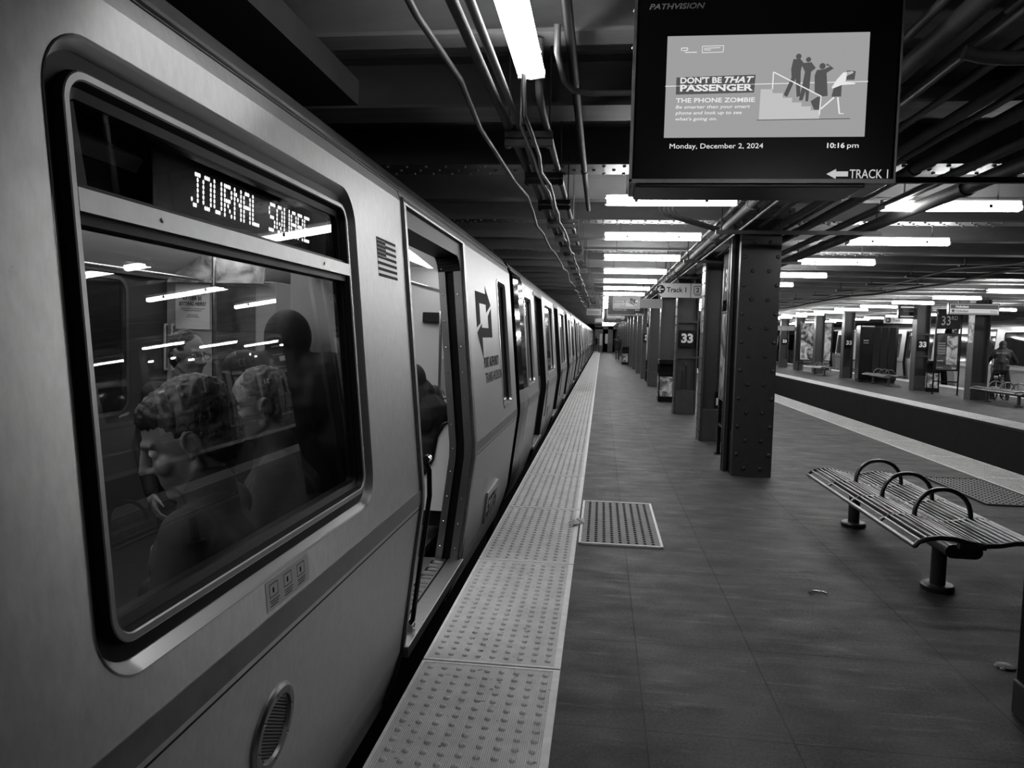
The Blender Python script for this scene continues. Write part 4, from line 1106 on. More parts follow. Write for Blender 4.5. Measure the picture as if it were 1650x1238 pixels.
# open door: near edge trim, far jamb, header, threshold
mb = MB(); psolid(mb, D1[0] - .034, D1[0] + .004, .012, -.02, -.3, 2.325, 0); psolid(mb, D1[0] + .0045, D1[0] + .03, -.004, -.12, -.02, 2.30, 1)
obj('door_edge_trim', mb, [M_STEELD, M_RUBBER], t1, label='near edge of the open doorway')
y = D1[1]; mb = MB()
psolid(mb, y - .05, y, -.012, -.065, -.02, 2.24, 0); psolid(mb, y - .02, y, -.0655, -.125, -.02, 2.24, 1); psolid(mb, y - .05, y, -.1255, -.175, -.02, 2.24, 0)
psolid(mb, y, y + .03, -.004, -.175, -.02, 2.30, 1)
for k in range(12):
    z = .08 + k * .185
    for o_ in (-.040, -.150):
        p = SP(y - .05, z, o_); mb.dome(p, .007, .005, (0, -1, 0), 6, 2)
obj('door_jamb', mb, [mat('jamb_metal', .16, .4, 1.0), M_RUBBER, M_CHROME], t1, label='riveted far jamb with black rubber seal')
mb = MB(); psolid(mb, y - .006, y + .07, .009, -.012, -.3, 2.32, 0); obj('door_edge_trim', mb, [M_STEELD], t1)
mb = MB(); psolid(mb, D1[0], y, .012, -.012, 2.288, 2.318, 0); psolid(mb, D1[0], y, -.012, -.175, 2.19, 2.287, 1)
# rounded inner corner of the header
zc, rc = 2.19, .11
for k in range(6):
    a0, a1 = math.radians(15 * k), math.radians(15 * (k + 1))
    ya, yb = y - .05 - rc + rc * math.sin(a0), y - .05 - rc + rc * math.sin(a1)
    za = zc - rc + rc * math.cos((a0 + a1) / 2)
    psolid(mb, ya, yb, -.012, -.175, za, zc + .01, 1)
obj('door_header', mb, [M_STEELD, M_RUBBER], t1)
th = obj('threshold', MB().bbox(1.235, 1.345, D1[0], y - .01, -.06, 0, .004).box(1.0, 1.2345, D1[0], y - .01, -.06, -.004), [M_SILVER], t1, label='worn metal door sill')
for k in range(9):
    yy = D1[0] + .12 + k * .16; mb = MB()
    for a, b, c, d in ((1.13, 1.215, 0, .012), (1.13, 1.215, .068, .08), (1.13, 1.142, .012, .068)): mb.box(a, b, yy + c, yy + d, -.004, .003)
    obj('tread_block', mb, [M_CHROME], th)
obj('sill_groove', MB().box(1.224, 1.2345, D1[0], y - .01, -.004, .0005), [M_RUBBER], th)
h = obj('grab_handle', MB().tube([SP(D1[0] + .22, z, -.012 - .02 * (z < .05 or z > .93)) for z in (.02, .06, .3, .5, .76, .9, .96)], .014, 10), [M_BLACK], t1, 60, label='black vertical grab handle')
for z in (.02, .965): obj('bracket', MB().dome(SP(D1[0] + .22, z, -.02), .026, .02, (0, 0, 1 if z > .5 else -1)).cyl(SP(D1[0] + .19, z, -.02), SP(D1[0] + .25, z, -.02), .022), [M_CHROME], h, 40)
# decals and fittings
fl = MB(); n = 13
for k in range(n):
    za = 1.894 + k * .0133; ya = (3.21 if k < 6 else 3.345) + O1
    mb_ = fl; psolid(mb_, ya, 3.513 + O1, .0012, .0002, za, za + .0133, k % 2)
psolid(fl, 3.21 + O1, 3.3445 + O1, .0012, .0002, 1.894 + 6 * .0133, 1.894 + 13 * .0133, 0)
fo = obj('flag_decal', fl, [M_DARKP, M_WHITEP], t1, label='striped flag decal')
st = MB()
for i in range(6):
    for j in range(5): psolid(st, 3.218 + O1 + i * .021, 3.226 + O1 + i * .021, .0016, .0013, 1.983 + j * .017, 1.989 + j * .017)
obj('flag_stars', st, [M_SIGNW], fo)
stk = obj('instruction_sticker', (lambda m: (psolid(m, 1.925 + O1, 2.225 + O1, .0012, .0002, .86, .945), m)[1])(MB()), [M_SIGNW], t1, label='small metal plate with three window pictograms')
mb = MB()
for k in range(3):
    a = 1.945 + O1 + .095 * k
    for q in ((a, a + .055, .9305, .9325), (a, a + .002, .895, .9325), (a + .053, a + .055, .895, .9325), (a, a + .055, .895, .897), (a + .02, a + .03, .905, .92), (a, a + .06, .884, .8865), (a + .004, a + .055, .877, .8795), (a, a + .05, .870, .8725)): psolid(mb, q[0], q[1], .0016, .0013, q[2], q[3])
obj('pictograms', mb, [M_DARKP], stk)
q = Vector((0, 0, 1)).rotation_difference(ND); c = Vector(SP(2.03 + O1, .475, .0))
def lat(prof, seg=36, mi=0):
    m = MB(); m.lathe(prof, seg=seg, mi=mi); m.v = [tuple(c + q @ Vector(v)) for v in m.v]; return m
sp = obj('speaker_grille', lat([(.001, .004), (.098, .004), (.1, .014), (.122, .014), (.132, .006), (.133, 0)]), [M_STEELD], t1, 30, label='round perforated grille with rivets')
mb = MB()
for i in range(-9, 10):
    for j in range(-9, 10):
        x, yv = i * .0105 + (.005 if j % 2 else 0), j * .0095
        if x * x + yv * yv < .0085: m = c + q @ Vector((x, yv, .0042)); mb.dome(m, .0036, .0012, ND, 5)
obj('perforation', mb, [M_RUBBER], sp)
mb = MB()
for k in range(8): mb.dome(c + q @ Vector((.111 * math.cos(k * PI / 4 + .2), .111 * math.sin(k * PI / 4 + .2), .014)), .006, .004, ND, 6)
obj('rivet_ring', mb, [M_CHROME], sp)
def decal(polys, name, m, parent, off=.0015):
    mb = MB()
    for P in polys:
        N = len(P); mb.add([SP(a + O1, b, off) for a, b in P] + [SP(a + O1, b, .0002) for a, b in P], [tuple(range(N)), tuple(range(2 * N - 1, N - 1, -1))] + [(k, N + k, N + (k + 1) % N, (k + 1) % N) for k in range(N)])
    return obj(name, mb, [m], parent, fix=True)
u = lambda a: 5.74 + .78 * a
decal([[(u(0), 1.70), (u(.22), 1.735), (u(.22), 1.985), (u(0), 1.985)], [(u(.22), 1.895), (u(.66), 1.895), (u(.66), 1.985), (u(.22), 1.985)], [(u(.66), 2.05), (u(1.0), 1.90), (u(.66), 1.83)],
       [(u(.76), 1.64), (u(1.0), 1.64), (u(1.0), 1.87), (u(.76), 1.80)], [(u(.3), 1.62), (u(1.0), 1.62), (u(1.0), 1.70), (u(.3), 1.70)], [(u(.0), 1.66), (u(.3), 1.73), (u(.3), 1.45)]], 'arrow_logo', mat('logo_print', .03, .8, spec=.08), t1)
def side_text(body, y, z, w, h, m, **k):
    me = fit_text(body, w, h, **k); p0 = Vector(SP(y + O1, z, .0008)); p1 = Vector(SP(y + O1, z + h, .0008))
    return lettering('lettering', me, m, t1, frame(p0, (0, 1, 0), p1 - p0))
side_text('PORT AUTHORITY', 5.98, 1.375, .86, .085, M_DARKP, bold=.025)
side_text('TRANS-HUDSON', 6.0, 1.245, .96, .085, M_DARKP)
np_ = obj('number_plate', (lambda m: (psolid(m, 6.33 + O1, 7.0 + O1, .018, 0, .0, .27), m)[1])(MB()), [M_SILVER], t1)
me = fit_text('5776', .56, .17, bold=.03); p0 = Vector(SP(6.38 + O1, .05, .0185)); p1 = Vector(SP(6.38 + O1, .22, .0185))
lettering('numerals', me, M_DARKP, np_, frame(p0, (0, 1, 0), p1 - p0))
decal([[(6.1, .33), (6.28, .33), (6.28, .45), (6.1, .45)]], 'small_sticker', M_SILVER, t1)
# destination sign behind the upper pane
FONT = {'J': '00111 00010 00010 00010 00010 10010 01100', 'O': '01110 10001 10001 10001 10001 10001 01110', 'U': '10001 10001 10001 10001 10001 10001 01110', 'R': '11110 10001 10001 11110 10100 10010 10001',
        'N': '10001 11001 10101 10011 10001 10001 10001', 'A': '01110 10001 10001 11111 10001 10001 10001', 'L': '10000 10000 10000 10000 10000 10000 11111', 'S': '01111 10000 10000 01110 00001 00001 11110',
        'Q': '01110 10001 10001 10001 10101 10010 01101', 'E': '11111 10000 10000 11110 10000 10000 11111', ' ': '00000 ' * 7}
ds = obj('destination_display', MB().bbox(1.16, 1.20, 1.72 + O1, 2.88 + O1, 1.93, 2.15, .006), [M_BLACK], t1)
mb = MB(); x = 1.2005
for i, ch in enumerate('JOURNAL SQUARE'):
    for r, row in enumerate(FONT[ch].split()):
        for cc, bit in enumerate(row[:5]):
            if bit == '1':
                yy = 1.90 + O1 + i * .0585 + cc * .0098; zz = 2.060 - r * .0138
                mb.add([(x, yy + .0047 * math.cos(k * PI / 3), zz + .0064 * math.sin(k * PI / 3)) for k in range(6)], [tuple(range(6))])
obj('led_text', mb, [M_LED], ds)
obj('window_header', MB().box(1.05, 1.155, .9 + O1, 3.3 + O1, 1.91, 2.30), [M_BLACKM], t1)
# interior
ci = M_LINER
obj('interior_floor', MB().box(-1.24, 1.0, .2, L1 - .2, -.06, -.006), [M_CARFLOOR], t1)
mb = MB(); mb.prism([(-.75, 2.33), (.75, 2.33), (.75, 2.36), (-.75, 2.36)], .2, L1 - .2, 'y')
for s, ya, yb in ((-1, .2, L1 - .2), (1, .2, 3.5 + O1), (1, 5.62 + O1, L1 - .2)): mb.prism([(s * .75, 2.33), (s * 1.16, 2.02), (s * 1.18, 2.05), (s * .78, 2.36)], ya, yb, 'y')
mb.prism([(.75, 2.33), (1.19, 2.24), (1.19, 2.26), (.75, 2.36)], 3.5 + O1, 5.62 + O1, 'y')
mb.prism([(.76, 2.33), (1.16, 2.03), (1.19, 2.24)], 5.60 + O1, 5.619 + O1, 'y')
obj('interior_ceiling', mb, [ci], t1, fix=True)
for s in (-1, 1): obj('light_strip', MB().box(s * .60 - .06, s * .60 + .06, .6, L1 - .6, 2.30, 2.329), [M_CARTUBE], t1)
mb = MB(); cuts = [.2, -.0 + O1 - 2.0, 4.0 + O1, L1 - .2]
mb.box(-1.245, -1.215, .2, L1 - .2, -.006, 2.03)
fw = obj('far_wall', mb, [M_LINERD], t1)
for a, b in ((-1.4, .2), (1.2, 3.2), (4.55, 5.15), (6.2, 7.5)):
    mb = MB(); P = rr(a + O1, b + O1, 1.02, 1.98, .09, 5); N = len(P)
    mb.add([(-1.213, p, z) for p, z in P] + [(-1.203, p, z) for p, z in P], [tuple(range(N))[::-1], tuple(range(N, 2 * N))] + [(k, (k + 1) % N, N + (k + 1) % N, N + k) for k in range(N)])
    wf = obj('far_window', mb, [M_DKGLASS], fw, fix=True)
    R1, R2 = rr(a + O1 - .03, b + O1 + .03, .99, 2.01, .12, 5), P
    mb = MB(); mb.add([(-1.2, p, z) for p, z in R1] + [(-1.2, p, z) for p, z in R2], [(k, (k + 1) % N, N + (k + 1) % N, N + k) for k in range(N)])
    obj('window_rim', mb, [M_STEELD], wf)
mb = MB(); mb.bbox(-1.21, -.28, 5.68 + O1, 6.1 + O1, -.006, 2.02, .01); lk = obj('equipment_locker', mb, [M_LINER], t1)
obj('locker_door', MB().bbox(-.80, -.45, 5.668 + O1, 5.679 + O1, .9, 1.98, .004), [M_STEELD], lk)
obj('handle', MB().tube([(-1.20, 5.668 + O1, 1.66), (-1.20, 5.64 + O1, 1.66), (-1.20, 5.64 + O1, 1.3), (-1.20, 5.668 + O1, 1.3)], .012, 8).tube([(-1.14, 5.668 + O1, 1.66), (-1.14, 5.64 + O1, 1.66), (-1.14, 5.64 + O1, 1.3), (-1.14, 5.668 + O1, 1.3)], .012, 8), [M_WHITE], lk, 60)
mb = MB(); mb.prism([(1.98, -.0), (2.30, .28), (2.30, .29), (1.97, .01)], 0, 1, 'z')
cv = obj('advert_cove', MB().add([(-1.15, 5.60 + O1, 2.0), (-.35, 5.60 + O1, 2.0), (-.35, 5.67 + O1, 2.26), (-1.15, 5.67 + O1, 2.26), (-1.15, 5.62 + O1, 2.0), (-.35, 5.62 + O1, 2.0), (-.35, 5.69 + O1, 2.26), (-1.15, 5.69 + O1, 2.26)], [(0, 1, 2, 3), (7, 6, 5, 4), (0, 4, 5, 1), (1, 5, 6, 2), (2, 6, 7, 3), (3, 7, 4, 0)]), [poster_material('cove_print', 4.4, .15, .6, 5)], t1)
py = 5.663 + O1; po = obj('poster', MB().box(-1.12, -.83, py, py + .003, 1.63, 1.99), [mat('bright_poster_paper', .85, .6)], t1, label='pale poster on the locker')
for body, z, h_, w_ in (("WOULDN'T YOU", 1.905, .03, .21), ('RATHER BE', 1.862, .03, .16), ('SITTING HERE?', 1.819, .03, .23)):
    lettering('lettering', fit_text(body, w_, h_, bold=.02), M_DARKP, po, frame((-.975 - w_ / 2, py - .0005, z), (1, 0, 0), (0, 0, 1)))
mb = MB()
for z, w_ in ((1.79, .2), (1.775, .15), (1.74, .09), (1.725, .11)): mb.box(-.975 - w_ / 2, -.975 + w_ / 2, py - .001, py - .0002, z, z + .006)
obj('small_print', mb, [M_GREYP], po)
ex = obj('exit_sticker', MB().box(-1.2, -1.197, 4.22 + O1, 4.30 + O1, 2.05 - .3, 2.0), [M_PAPER], t1)
lettering('lettering', fit_text('EXIT', .2, .045, bold=.02), M_DARKP, ex, frame((-1.1965, 4.24 + O1, 1.78), (0, 0, 1), (0, -1, 0)))
for x, y0 in ((-.62, 3.55), (-.62, 5.35), (.62, 5.45), (.15, 6.6), (-.3, 2.0)): obj('pole', MB().cyl((x, y0 + O1, -.006), (x, y0 + O1, 2.33), .017, seg=12), [M_CHROME], t1, 60)
for s in (-1, 1): obj('overhead_rail', MB().tube([(s * .85, .8, 2.02), (s * .85, L1 - .8, 2.02)], .016, 10), [M_CHROME], t1, 60)
def seat(x0, x1, a, b, back_x0, back_x1):
    s_ = obj('seat_bench', MB().bbox(x0, x1, a + O1, b + O1, .40, .47, .02).box(x0 + .05, x1 - .05, a + O1 + .05, b + O1 - .05, .12, .40), [M_BLACKM], t1)
    obj('seat_back', MB().bbox(back_x0, back_x1, a + O1, b + O1, .47, 1.02, .02), [M_BLACKM], s_)
seat(.80, 1.24, .25, 3.35, 1.238, 1.275); seat(.80, 1.24, 5.66, 7.4, 1.238, 1.275); seat(-1.2, -.78, .4, 3.4, -1.205, -1.15)
mb = MB(); mb.prism([(.93, .28), (1.26, .28), (1.27, .55), (1.28, .96), (1.22, .98), (1.13, .95), (1.08, .85), (1.05, .68), (.99, .58), (.93, .54)], 5.56 + O1, 5.585 + O1, 'y')
sc_ = obj('draft_screen', mb, [M_WHITE], t1, label='white curved screen beside the open door')
mb = MB(); mb.tube([(1.27, 5.55 + O1, .98), (1.2, 5.55 + O1, .99), (1.12, 5.55 + O1, .955), (1.07, 5.55 + O1, .86), (1.04, 5.55 + O1, .68), (.98, 5.55 + O1, .57), (.91, 5.55 + O1, .53)], .012, 8); obj('screen_edge', mb, [M_BLACK], sc_, 60)
obj('screen_rail', MB().tube([(1.23, 5.53 + O1, 1.85), (1.12, 5.53 + O1, 1.85), (1.09, 5.53 + O1, 1.80), (1.09, 5.53 + O1, 1.22), (1.12, 5.53 + O1, 1.16), (1.23, 5.53 + O1, 1.15)], .013, 8), [M_CHROME], sc_, 60)
obj('draft_screen', MB().bbox(.80, 1.24, 3.46 + O1, 3.485 + O1, .45, 2.0, .004), [M_LINER], t1, label='grey screen on the window side of the door')
obj('end_panel', MB().bbox(.05, 1.2, 7.62 + O1, 7.66 + O1, -.006, 2.33, .005), [M_LINER], t1)
obj('end_fixture', MB().bbox(.45, .64, 7.56 + O1, 7.6195 + O1, 1.75, 1.86, .01), [M_BLACK], t1)
obj('end_notice', MB().box(.62, .95, 7.612 + O1, 7.6195 + O1, 1.0, 1.38), [M_GREYP], t1)

# ------------------------------------------------------------------ people
def fuse(mb, voxel, smooth=6, fac=.5):
    me = mb.mesh('figure', []); o = bpy.data.objects.new('figure', me); COL.objects.link(o)
    m = o.modifiers.new('r', 'REMESH'); m.mode = 'VOXEL'; m.voxel_size = voxel; m.use_smooth_shade = True
    s = o.modifiers.new('s', 'SMOOTH'); s.factor = fac; s.iterations = smooth
    dg = bpy.context.evaluated_depsgraph_get(); out = bpy.data.meshes.new_from_object(o.evaluated_get(dg))
    bpy.data.objects.remove(o); bpy.data.meshes.remove(me)
    return out
def paint(me, m): me.materials.clear(); me.materials.append(m); return me
def head_frame(pos, yaw, pitch, roll=0):
    return Matrix.Translation(pos) @ (Matrix.Rotation(yaw, 4, 'Z') @ Matrix.Rotation(pitch, 4, 'X') @ Matrix.Rotation(roll, 4, 'Y'))
def head_shape(mb, H, s=1.0):
    def T(p): return H @ (Vector(p) * s)
    R = H.to_3x3()
    mb.ell(T((0, -.012, .035)), (.075 * s, .095 * s, .098 * s), R, 20, 14)
    mb.ell(T((0, .03, -.045)), (.060 * s, .060 * s, .078 * s), R, 18, 12)
    mb.ell(T((0, .068, -.102)), (.026 * s, .024 * s, .020 * s), R)
    mb.cap(T((0, .088, .022)), T((0, .112, -.026)), .010 * s, .013 * s)
    for q in (-1, 1):
        mb.ell(T((q * .011, .098, -.032)), (.009 * s, .012 * s, .008 * s), R, 10, 8)
        mb.cap(T((q * .012, .083, .033)), T((q * .045, .068, .030)), .012 * s, .010 * s)
        mb.ell(T((q * .042, .058, -.028)), (.024 * s, .026 * s, .026 * s), R)
        mb.cap(T((q * .05, -.005, -.06)), T((q * .03, .055, -.095)), .018 * s, .018 * s)
        # ear: rim and lobe
        for k in range(8):
            a0, a1 = math.radians(-60 + 32 * k), math.radians(-60 + 32 * (k + 1))
            pt = lambda a: T((q * (.080 + .008 * math.cos(a - 2.4)), -.018 - .019 * math.cos(a), .000 + .031 * math.sin(a)))
            mb.cap(pt(a0), pt(a1), .0058 * s, seg=8)
        mb.ell(T((q * .078, -.010, -.002)), (.006 * s, .016 * s, .024 * s), R, 10, 8)
        mb.ell(T((q * .080, -.004, -.030)), (.006 * s, .008 * s, .010 * s), R, 10, 8)
    mb.cap(T((-.018, .082, -.064)), T((.018, .082, -.064)), .009 * s, .009 * s)
    mb.cap(T((-.016, .080, -.077)), T((.016, .080, -.077)), .010 * s, .010 * s)
def hand(mb, w, d, n, q):
    """palm plus five bent fingers; w wrist, d along the forearm, n palm normal, q side of the thumb"""
    d = Vector(d).normalized(); n = Vector(n); n = (n - d * n.dot(d)).normalized(); b = d.cross(n) * q; w = Vector(w)
    mb.cap(w, w + d * .035, .026, .03); 
    for k in range(4): mb.cap(w + d * .03 + b * (-.024 + .016 * k) * .8, w + d * .085 + b * (-.027 + .018 * k), .015, .0115, 8)
    for k, L in enumerate((.062, .078, .082, .070)):
        a = w + d * .088 + b * (-.030 + .020 * k); m1 = a + d * L * .5 + n * .014; m2 = m1 + d * L * .3 + n * .024; m3 = m2 + d * L * .1 + n * .022
        mb.cap(a, m1, .0095, .009, 8); mb.cap(m1, m2, .009, .0082, 8); mb.cap(m2, m3, .0082, .0075, 8)
    a = w + d * .03 + b * .028; m1 = a + b * .028 + d * .030 + n * .012; m2 = m1 + d * .032 + b * .006 + n * .014
    mb.cap(a, m1, .014, .011, 8); mb.cap(m1, m2, .0105, .0088, 8)
STAND = dict(pelvis=(0, 0, .95), waist=(0, .01, 1.08), chest=(0, .01, 1.30), neck=(0, -.015, 1.47), head=(0, .03, 1.62),
             shR=(.175, -.01, 1.415), elR=(.225, -.04, 1.13), wrR=(.235, .06, .90), shL=(-.175, -.01, 1.415), elL=(-.225, -.04, 1.13), wrL=(-.235, .06, .90),
             hiR=(.09, 0, .93), knR=(.10, .03, .50), anR=(.10, -.02, .09), toR=(.115, .15, .035), hiL=(-.09, 0, .93), knL=(-.10, .03, .50), anL=(-.10, -.02, .09), toL=(-.115, .15, .035))
WALK = dict(STAND, knR=(.10, .20, .53), anR=(.10, .26, .11), toR=(.11, .42, .06), knL=(-.10, .0, .49), anL=(-.10, -.30, .20), toL=(-.105, -.20, .06),
            elR=(.22, -.12, 1.15), wrR=(.22, -.10, .91), elL=(-.22, .04, 1.14), wrL=(-.21, .20, .98))
SIT = dict(pelvis=(0, .0, .58), waist=(0, -.02, .72), chest=(0, .0, .95), neck=(0, .03, 1.13), head=(0, .09, 1.27),
           shR=(.175, .01, 1.06), elR=(.22, .10, .80), wrR=(.10, .33, .76), shL=(-.175, .01, 1.06), elL=(-.22, .10, .80), wrL=(-.10, .33, .76),
           hiR=(.09, .02, .57), knR=(.13, .45, .56), anR=(.13, .42, .10), toR=(.14, .60, .04), hiL=(-.09, .02, .57), knL=(-.13, .45, .56), anL=(-.13, .42, .10), toL=(-.14, .60, .04))
def person(label, loc, rz, J, coat, trous, hair, shoes=M_SHOE, yaw=0, pitch=0, s=1.0, voxel=.009, hood=False, hair_style='short', bulk=1.0, glasses=False, cap_=False, head_s=1.0):
    t = thing('person', label, 'person', loc, rz)
    V = {k: Vector(v) * s for k, v in J.items()}
    H = head_frame(V['head'], yaw, pitch)
    b = MB(); hs = s * head_s
    head_shape(b, H, hs)
    b.cap(V['neck'] - Vector((0, 0, .04)), H @ Vector((0, -.03 * hs, -.05 * hs)), .056 * s, .052 * s)
    up = (V['chest'] - V['pelvis']).normalized()
    b.cap(V['shR'], V['shL'], .055 * s, .055 * s); b.cap(V['chest'] + Vector((.06, 0, 0)), V['chest'] - Vector((.06, 0, 0)), .11 * s, .11 * s)
    b.cap(V['chest'], V['waist'], .12 * s, .11 * s); b.cap(V['neck'], V['chest'], .07 * s, .12 * s); b.cap(V['waist'], V['pelvis'], .115 * s, .125 * s)
    for q, S_ in ((1, 'R'), (-1, 'L')):
        b.cap(V['sh' + S_], V['el' + S_], .05 * s, .038 * s); b.cap(V['el' + S_], V['wr' + S_], .038 * s, .026 * s)
        hand(b, V['wr' + S_], V['wr' + S_] - V['el' + S_], (-q, .3, 0), q)
        b.cap(V['hi' + S_], V['kn' + S_], .083 * s, .056 * s); b.cap(V['kn' + S_], V['an' + S_], .055 * s, .036 * s); b.cap(V['an' + S_], V['to' + S_], .036 * s, .025 * s)
    body = obj('body', paint(fuse(b, voxel, 4), M_SKIN), None, t)
    k = bulk; c = MB()
    c.cap(V['shR'], V['shL'], .072 * s * k, .072 * s * k); c.cap(V['chest'] + Vector((.07, 0, 0)), V['chest'] - Vector((.07, 0, 0)), .135 * s * k, .135 * s * k)
    c.cap(V['chest'], V['waist'], .145 * s * k, .14 * s * k); c.cap(V['waist'] + Vector((.05, 0, 0)), V['pelvis'] + Vector((.05, 0, -.06 * s)), .125 * s * k, .135 * s * k); c.cap(V['waist'] - Vector((.05, 0, 0)), V['pelvis'] - Vector((.05, 0, .06 * s)), .125 * s * k, .135 * s * k)
    c.cap(V['neck'] + Vector((0, -.005, .0)), V['chest'], .078 * s, .13 * s)
    for S_ in 'RL': c.cap(V['sh' + S_], V['el' + S_], .072 * s * k, .058 * s * k); c.cap(V['el' + S_], V['wr' + S_], .058 * s * k, .042 * s * k)
    if hood:
        R = H.to_3x3()
        c.ell(H @ Vector((0, -.035 * hs, .02 * hs)), (.105 * hs, .115 * hs, .128 * hs), R, 18, 12); c.cap(H @ Vector((0, -.05 * hs, -.08 * hs)), V['neck'], .105 * s, .125 * s); c.cap(V['neck'] + Vector((.07, 0, -.02)) * s, V['neck'] - Vector((.07, 0, .02)) * s, .10 * s, .10 * s)
    obj('coat', paint(fuse(c, max(voxel, .011), 5), coat), None, t)
    p = MB(); p.cap(V['hiR'] + Vector((0, 0, .03)), V['hiL'] + Vector((0, 0, .03)), .115 * s, .115 * s)
    for S_ in 'RL': p.cap(V['hi' + S_], V['kn' + S_], .10 * s, .073 * s); p.cap(V['kn' + S_], V['an' + S_] + Vector((0, 0, .01)), .072 * s, .060 * s)
    obj('trousers', paint(fuse(p, .012, 5), trous), None, t)
    sh = MB()
    for S_ in 'RL':
        a, o_ = V['an' + S_], V['to' + S_]; d = (o_ - a); d.z = 0; d.normalize()
        hz = a.z - .055 * s
        sh.cap(Vector((a.x, a.y, hz)) - d * .03, Vector((o_.x, o_.y, o_.z + .012)), .046 * s, .036 * s); sh.cap(a, Vector((a.x, a.y, hz)), .05 * s, .046 * s)
    obj('shoes', paint(fuse(sh, .01, 3), shoes), None, t)
    if not hood:
        hh = MB(); R = H.to_3x3()
        T = lambda q: H @ (Vector(q) * hs)
        if hair_style == 'short':
            hh.ell(T((0, -.028, .052)), (.082 * hs, .097 * hs, .090 * hs), R, 20, 14); hh.ell(T((0, -.06, .0)), (.072 * hs, .058 * hs, .085 * hs), R, 18, 12)
        elif hair_style == 'thick':
            hh.ell(T((0, -.045, .060)), (.092 * hs, .105 * hs, .094 * hs), R, 22, 16); hh.ell(T((0, -.075, .005)), (.084 * hs, .066 * hs, .092 * hs), R, 18, 12); hh.ell(T((0, -.005, .085)), (.078 * hs, .085 * hs, .058 * hs), R, 18, 12)
        else:
            hh.ell(T((0, -.075, -.005)), (.068 * hs, .045 * hs, .075 * hs), R, 18, 12)
            for q in (-1, 1): hh.ell(T((q * .068, -.03, -.005)), (.012 * hs, .04 * hs, .045 * hs), R, 12, 8)
        hm = fuse(hh, .006 if voxel < .009 else .010, 3)
        for v in hm.vertices:
            n_ = noise.noise(v.co * 55) * .006 + noise.noise(v.co * 130) * .004
            v.co += v.normal * n_
        obj('hair', paint(hm, hair), None, t)
    if voxel < .009:
        for q in (-1, 1):
            obj('eye', MB().ell(H @ (Vector((q * .031, .069, .010)) * hs), (.0125 * hs,) * 3, None, 12, 8), [M_WHITEP], body, 180)
    if glasses:
        g = MB(); T = lambda q: H @ (Vector(q) * hs)
        for q in (-1, 1):
            g.tube([T((q * .034 + .026 * math.cos(2 * PI * k_ / 14), .100, .008 + .019 * math.sin(2 * PI * k_ / 14))) for k_ in range(15)], .0022 * hs, 6, caps=False)
            g.tube([T((q * .060, .099, .012)), T((q * .078, .04, .012)), T((q * .082, -.02, .008))], .002 * hs, 6)
        g.tube([T((-.009, .101, .012)), T((.009, .101, .012))], .002 * hs, 6)
        obj('glasses', g, [M_BLACK], t, 60)
    return t
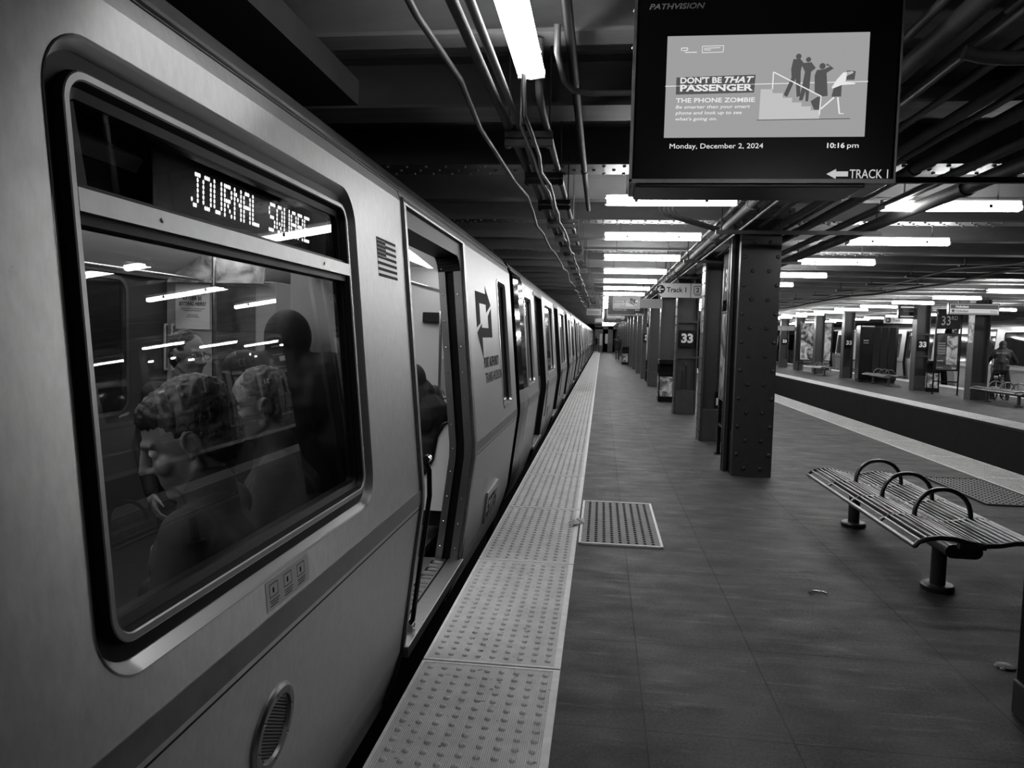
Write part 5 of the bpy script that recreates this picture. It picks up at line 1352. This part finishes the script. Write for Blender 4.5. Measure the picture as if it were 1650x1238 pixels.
# in the train: facing the far side of the car is +90 degrees from +y
s1 = dict(SIT, elR=(.23, .06, .76), wrR=(.12, .30, .66), elL=(-.23, .06, .76), wrL=(-.12, .30, .66), chest=(0, .0, .98), neck=(0, .005, 1.16), head=(0, .065, 1.29), shR=(.175, .0, 1.08), shL=(-.175, .0, 1.08), waist=(0, -.02, .74))
p1 = person('seated passenger with thick dark hair at the big window, looking down', (-1.145, 2.07, -.085), PI / 2 + .2, s1, M_COATG, M_TROUS, M_HAIR, yaw=.32, pitch=-.42, s=1.08, voxel=.0065, hair_style='thick', head_s=1.12)
p2 = person('passenger with glasses and short dark hair standing further inside the car', (-2.13, 3.62, -.006), -PI / 2 - .5, dict(STAND), M_COATB, M_TROUS, M_HAIR, yaw=.2, pitch=-.1, s=.93, voxel=.0075, glasses=True)
p3 = person('balding passenger in a grey jacket seated behind the dark-haired one', (-1.21, 2.735, -.006), PI / 2 + .35, dict(SIT), M_COATG, M_TROUS, M_HAIRG, yaw=.25, pitch=-.15, s=1.07, voxel=.0075, hair_style='short')
HOODED = dict(STAND, neck=(0, -.01, 1.44), head=(0, .06, 1.565), shR=(.185, 0, 1.43), shL=(-.185, 0, 1.43))
p4 = person('passenger in a dark hooded coat standing by the door screen inside', (-1.42, 3.24, -.006), .2, HOODED, M_COATB, M_TROUS, M_HAIR, s=1.02, voxel=.009, hood=True, bulk=1.4)
p5 = person('passenger in a black hooded coat seated beyond the open door', (-1.42, 5.86, -.006), PI / 2 - .3, dict(SIT, head=(0, .10, 1.22), shR=(.185, .02, 1.09), shL=(-.185, .02, 1.09)), M_COATB, M_TROUS, M_HAIR, yaw=-.8, s=1.03, voxel=.009, hood=True, bulk=1.4)
# on the platforms
person('person in a dark jacket walking away far down the platform', (1.14, 53.6, 0), .05, WALK, M_COATB, M_TROUSG, M_HAIR, M_SHOE, s=1.02, bulk=1.35)
person('distant person stepping out beside the train, half hidden by it', (-.52, 76, 0.012), -.9, WALK, M_COATB, M_TROUSG, M_HAIR, M_SHOEL, s=1.0, bulk=1.1)
ride = dict(STAND, chest=(0, .16, 1.28), waist=(0, .05, 1.08), neck=(0, .26, 1.44), head=(0, .33, 1.57), shR=(.18, .22, 1.38), shL=(-.18, .22, 1.38), elR=(.33, .32, 1.15), elL=(-.33, .32, 1.15), wrR=(.36, .42, 1.06), wrL=(-.36, .42, 1.06),
            hiR=(.1, 0, .93), hiL=(-.1, 0, .93), knR=(.2, .06, .5), anR=(.2, -.02, .09), toR=(.22, .15, .035), knL=(-.2, .06, .5), anL=(-.2, -.02, .09), toL=(-.22, .15, .035))
cy_ = person('person in a black hooded top bent over the bicycle across the track', (12.37, 24.85, 0), -.50, ride, M_COATB, M_TROUS, M_HAIR, M_SHOE, s=1.07, bulk=1.25, hood=True, pitch=-.3)
lettering('back_lettering', fit_text('NEW YORK', .30, .06, bold=.02), M_GREYP, cy_, Matrix.Translation((-.15, -.03, 1.43)) @ Matrix.Rotation(math.radians(61), 4, 'X'))
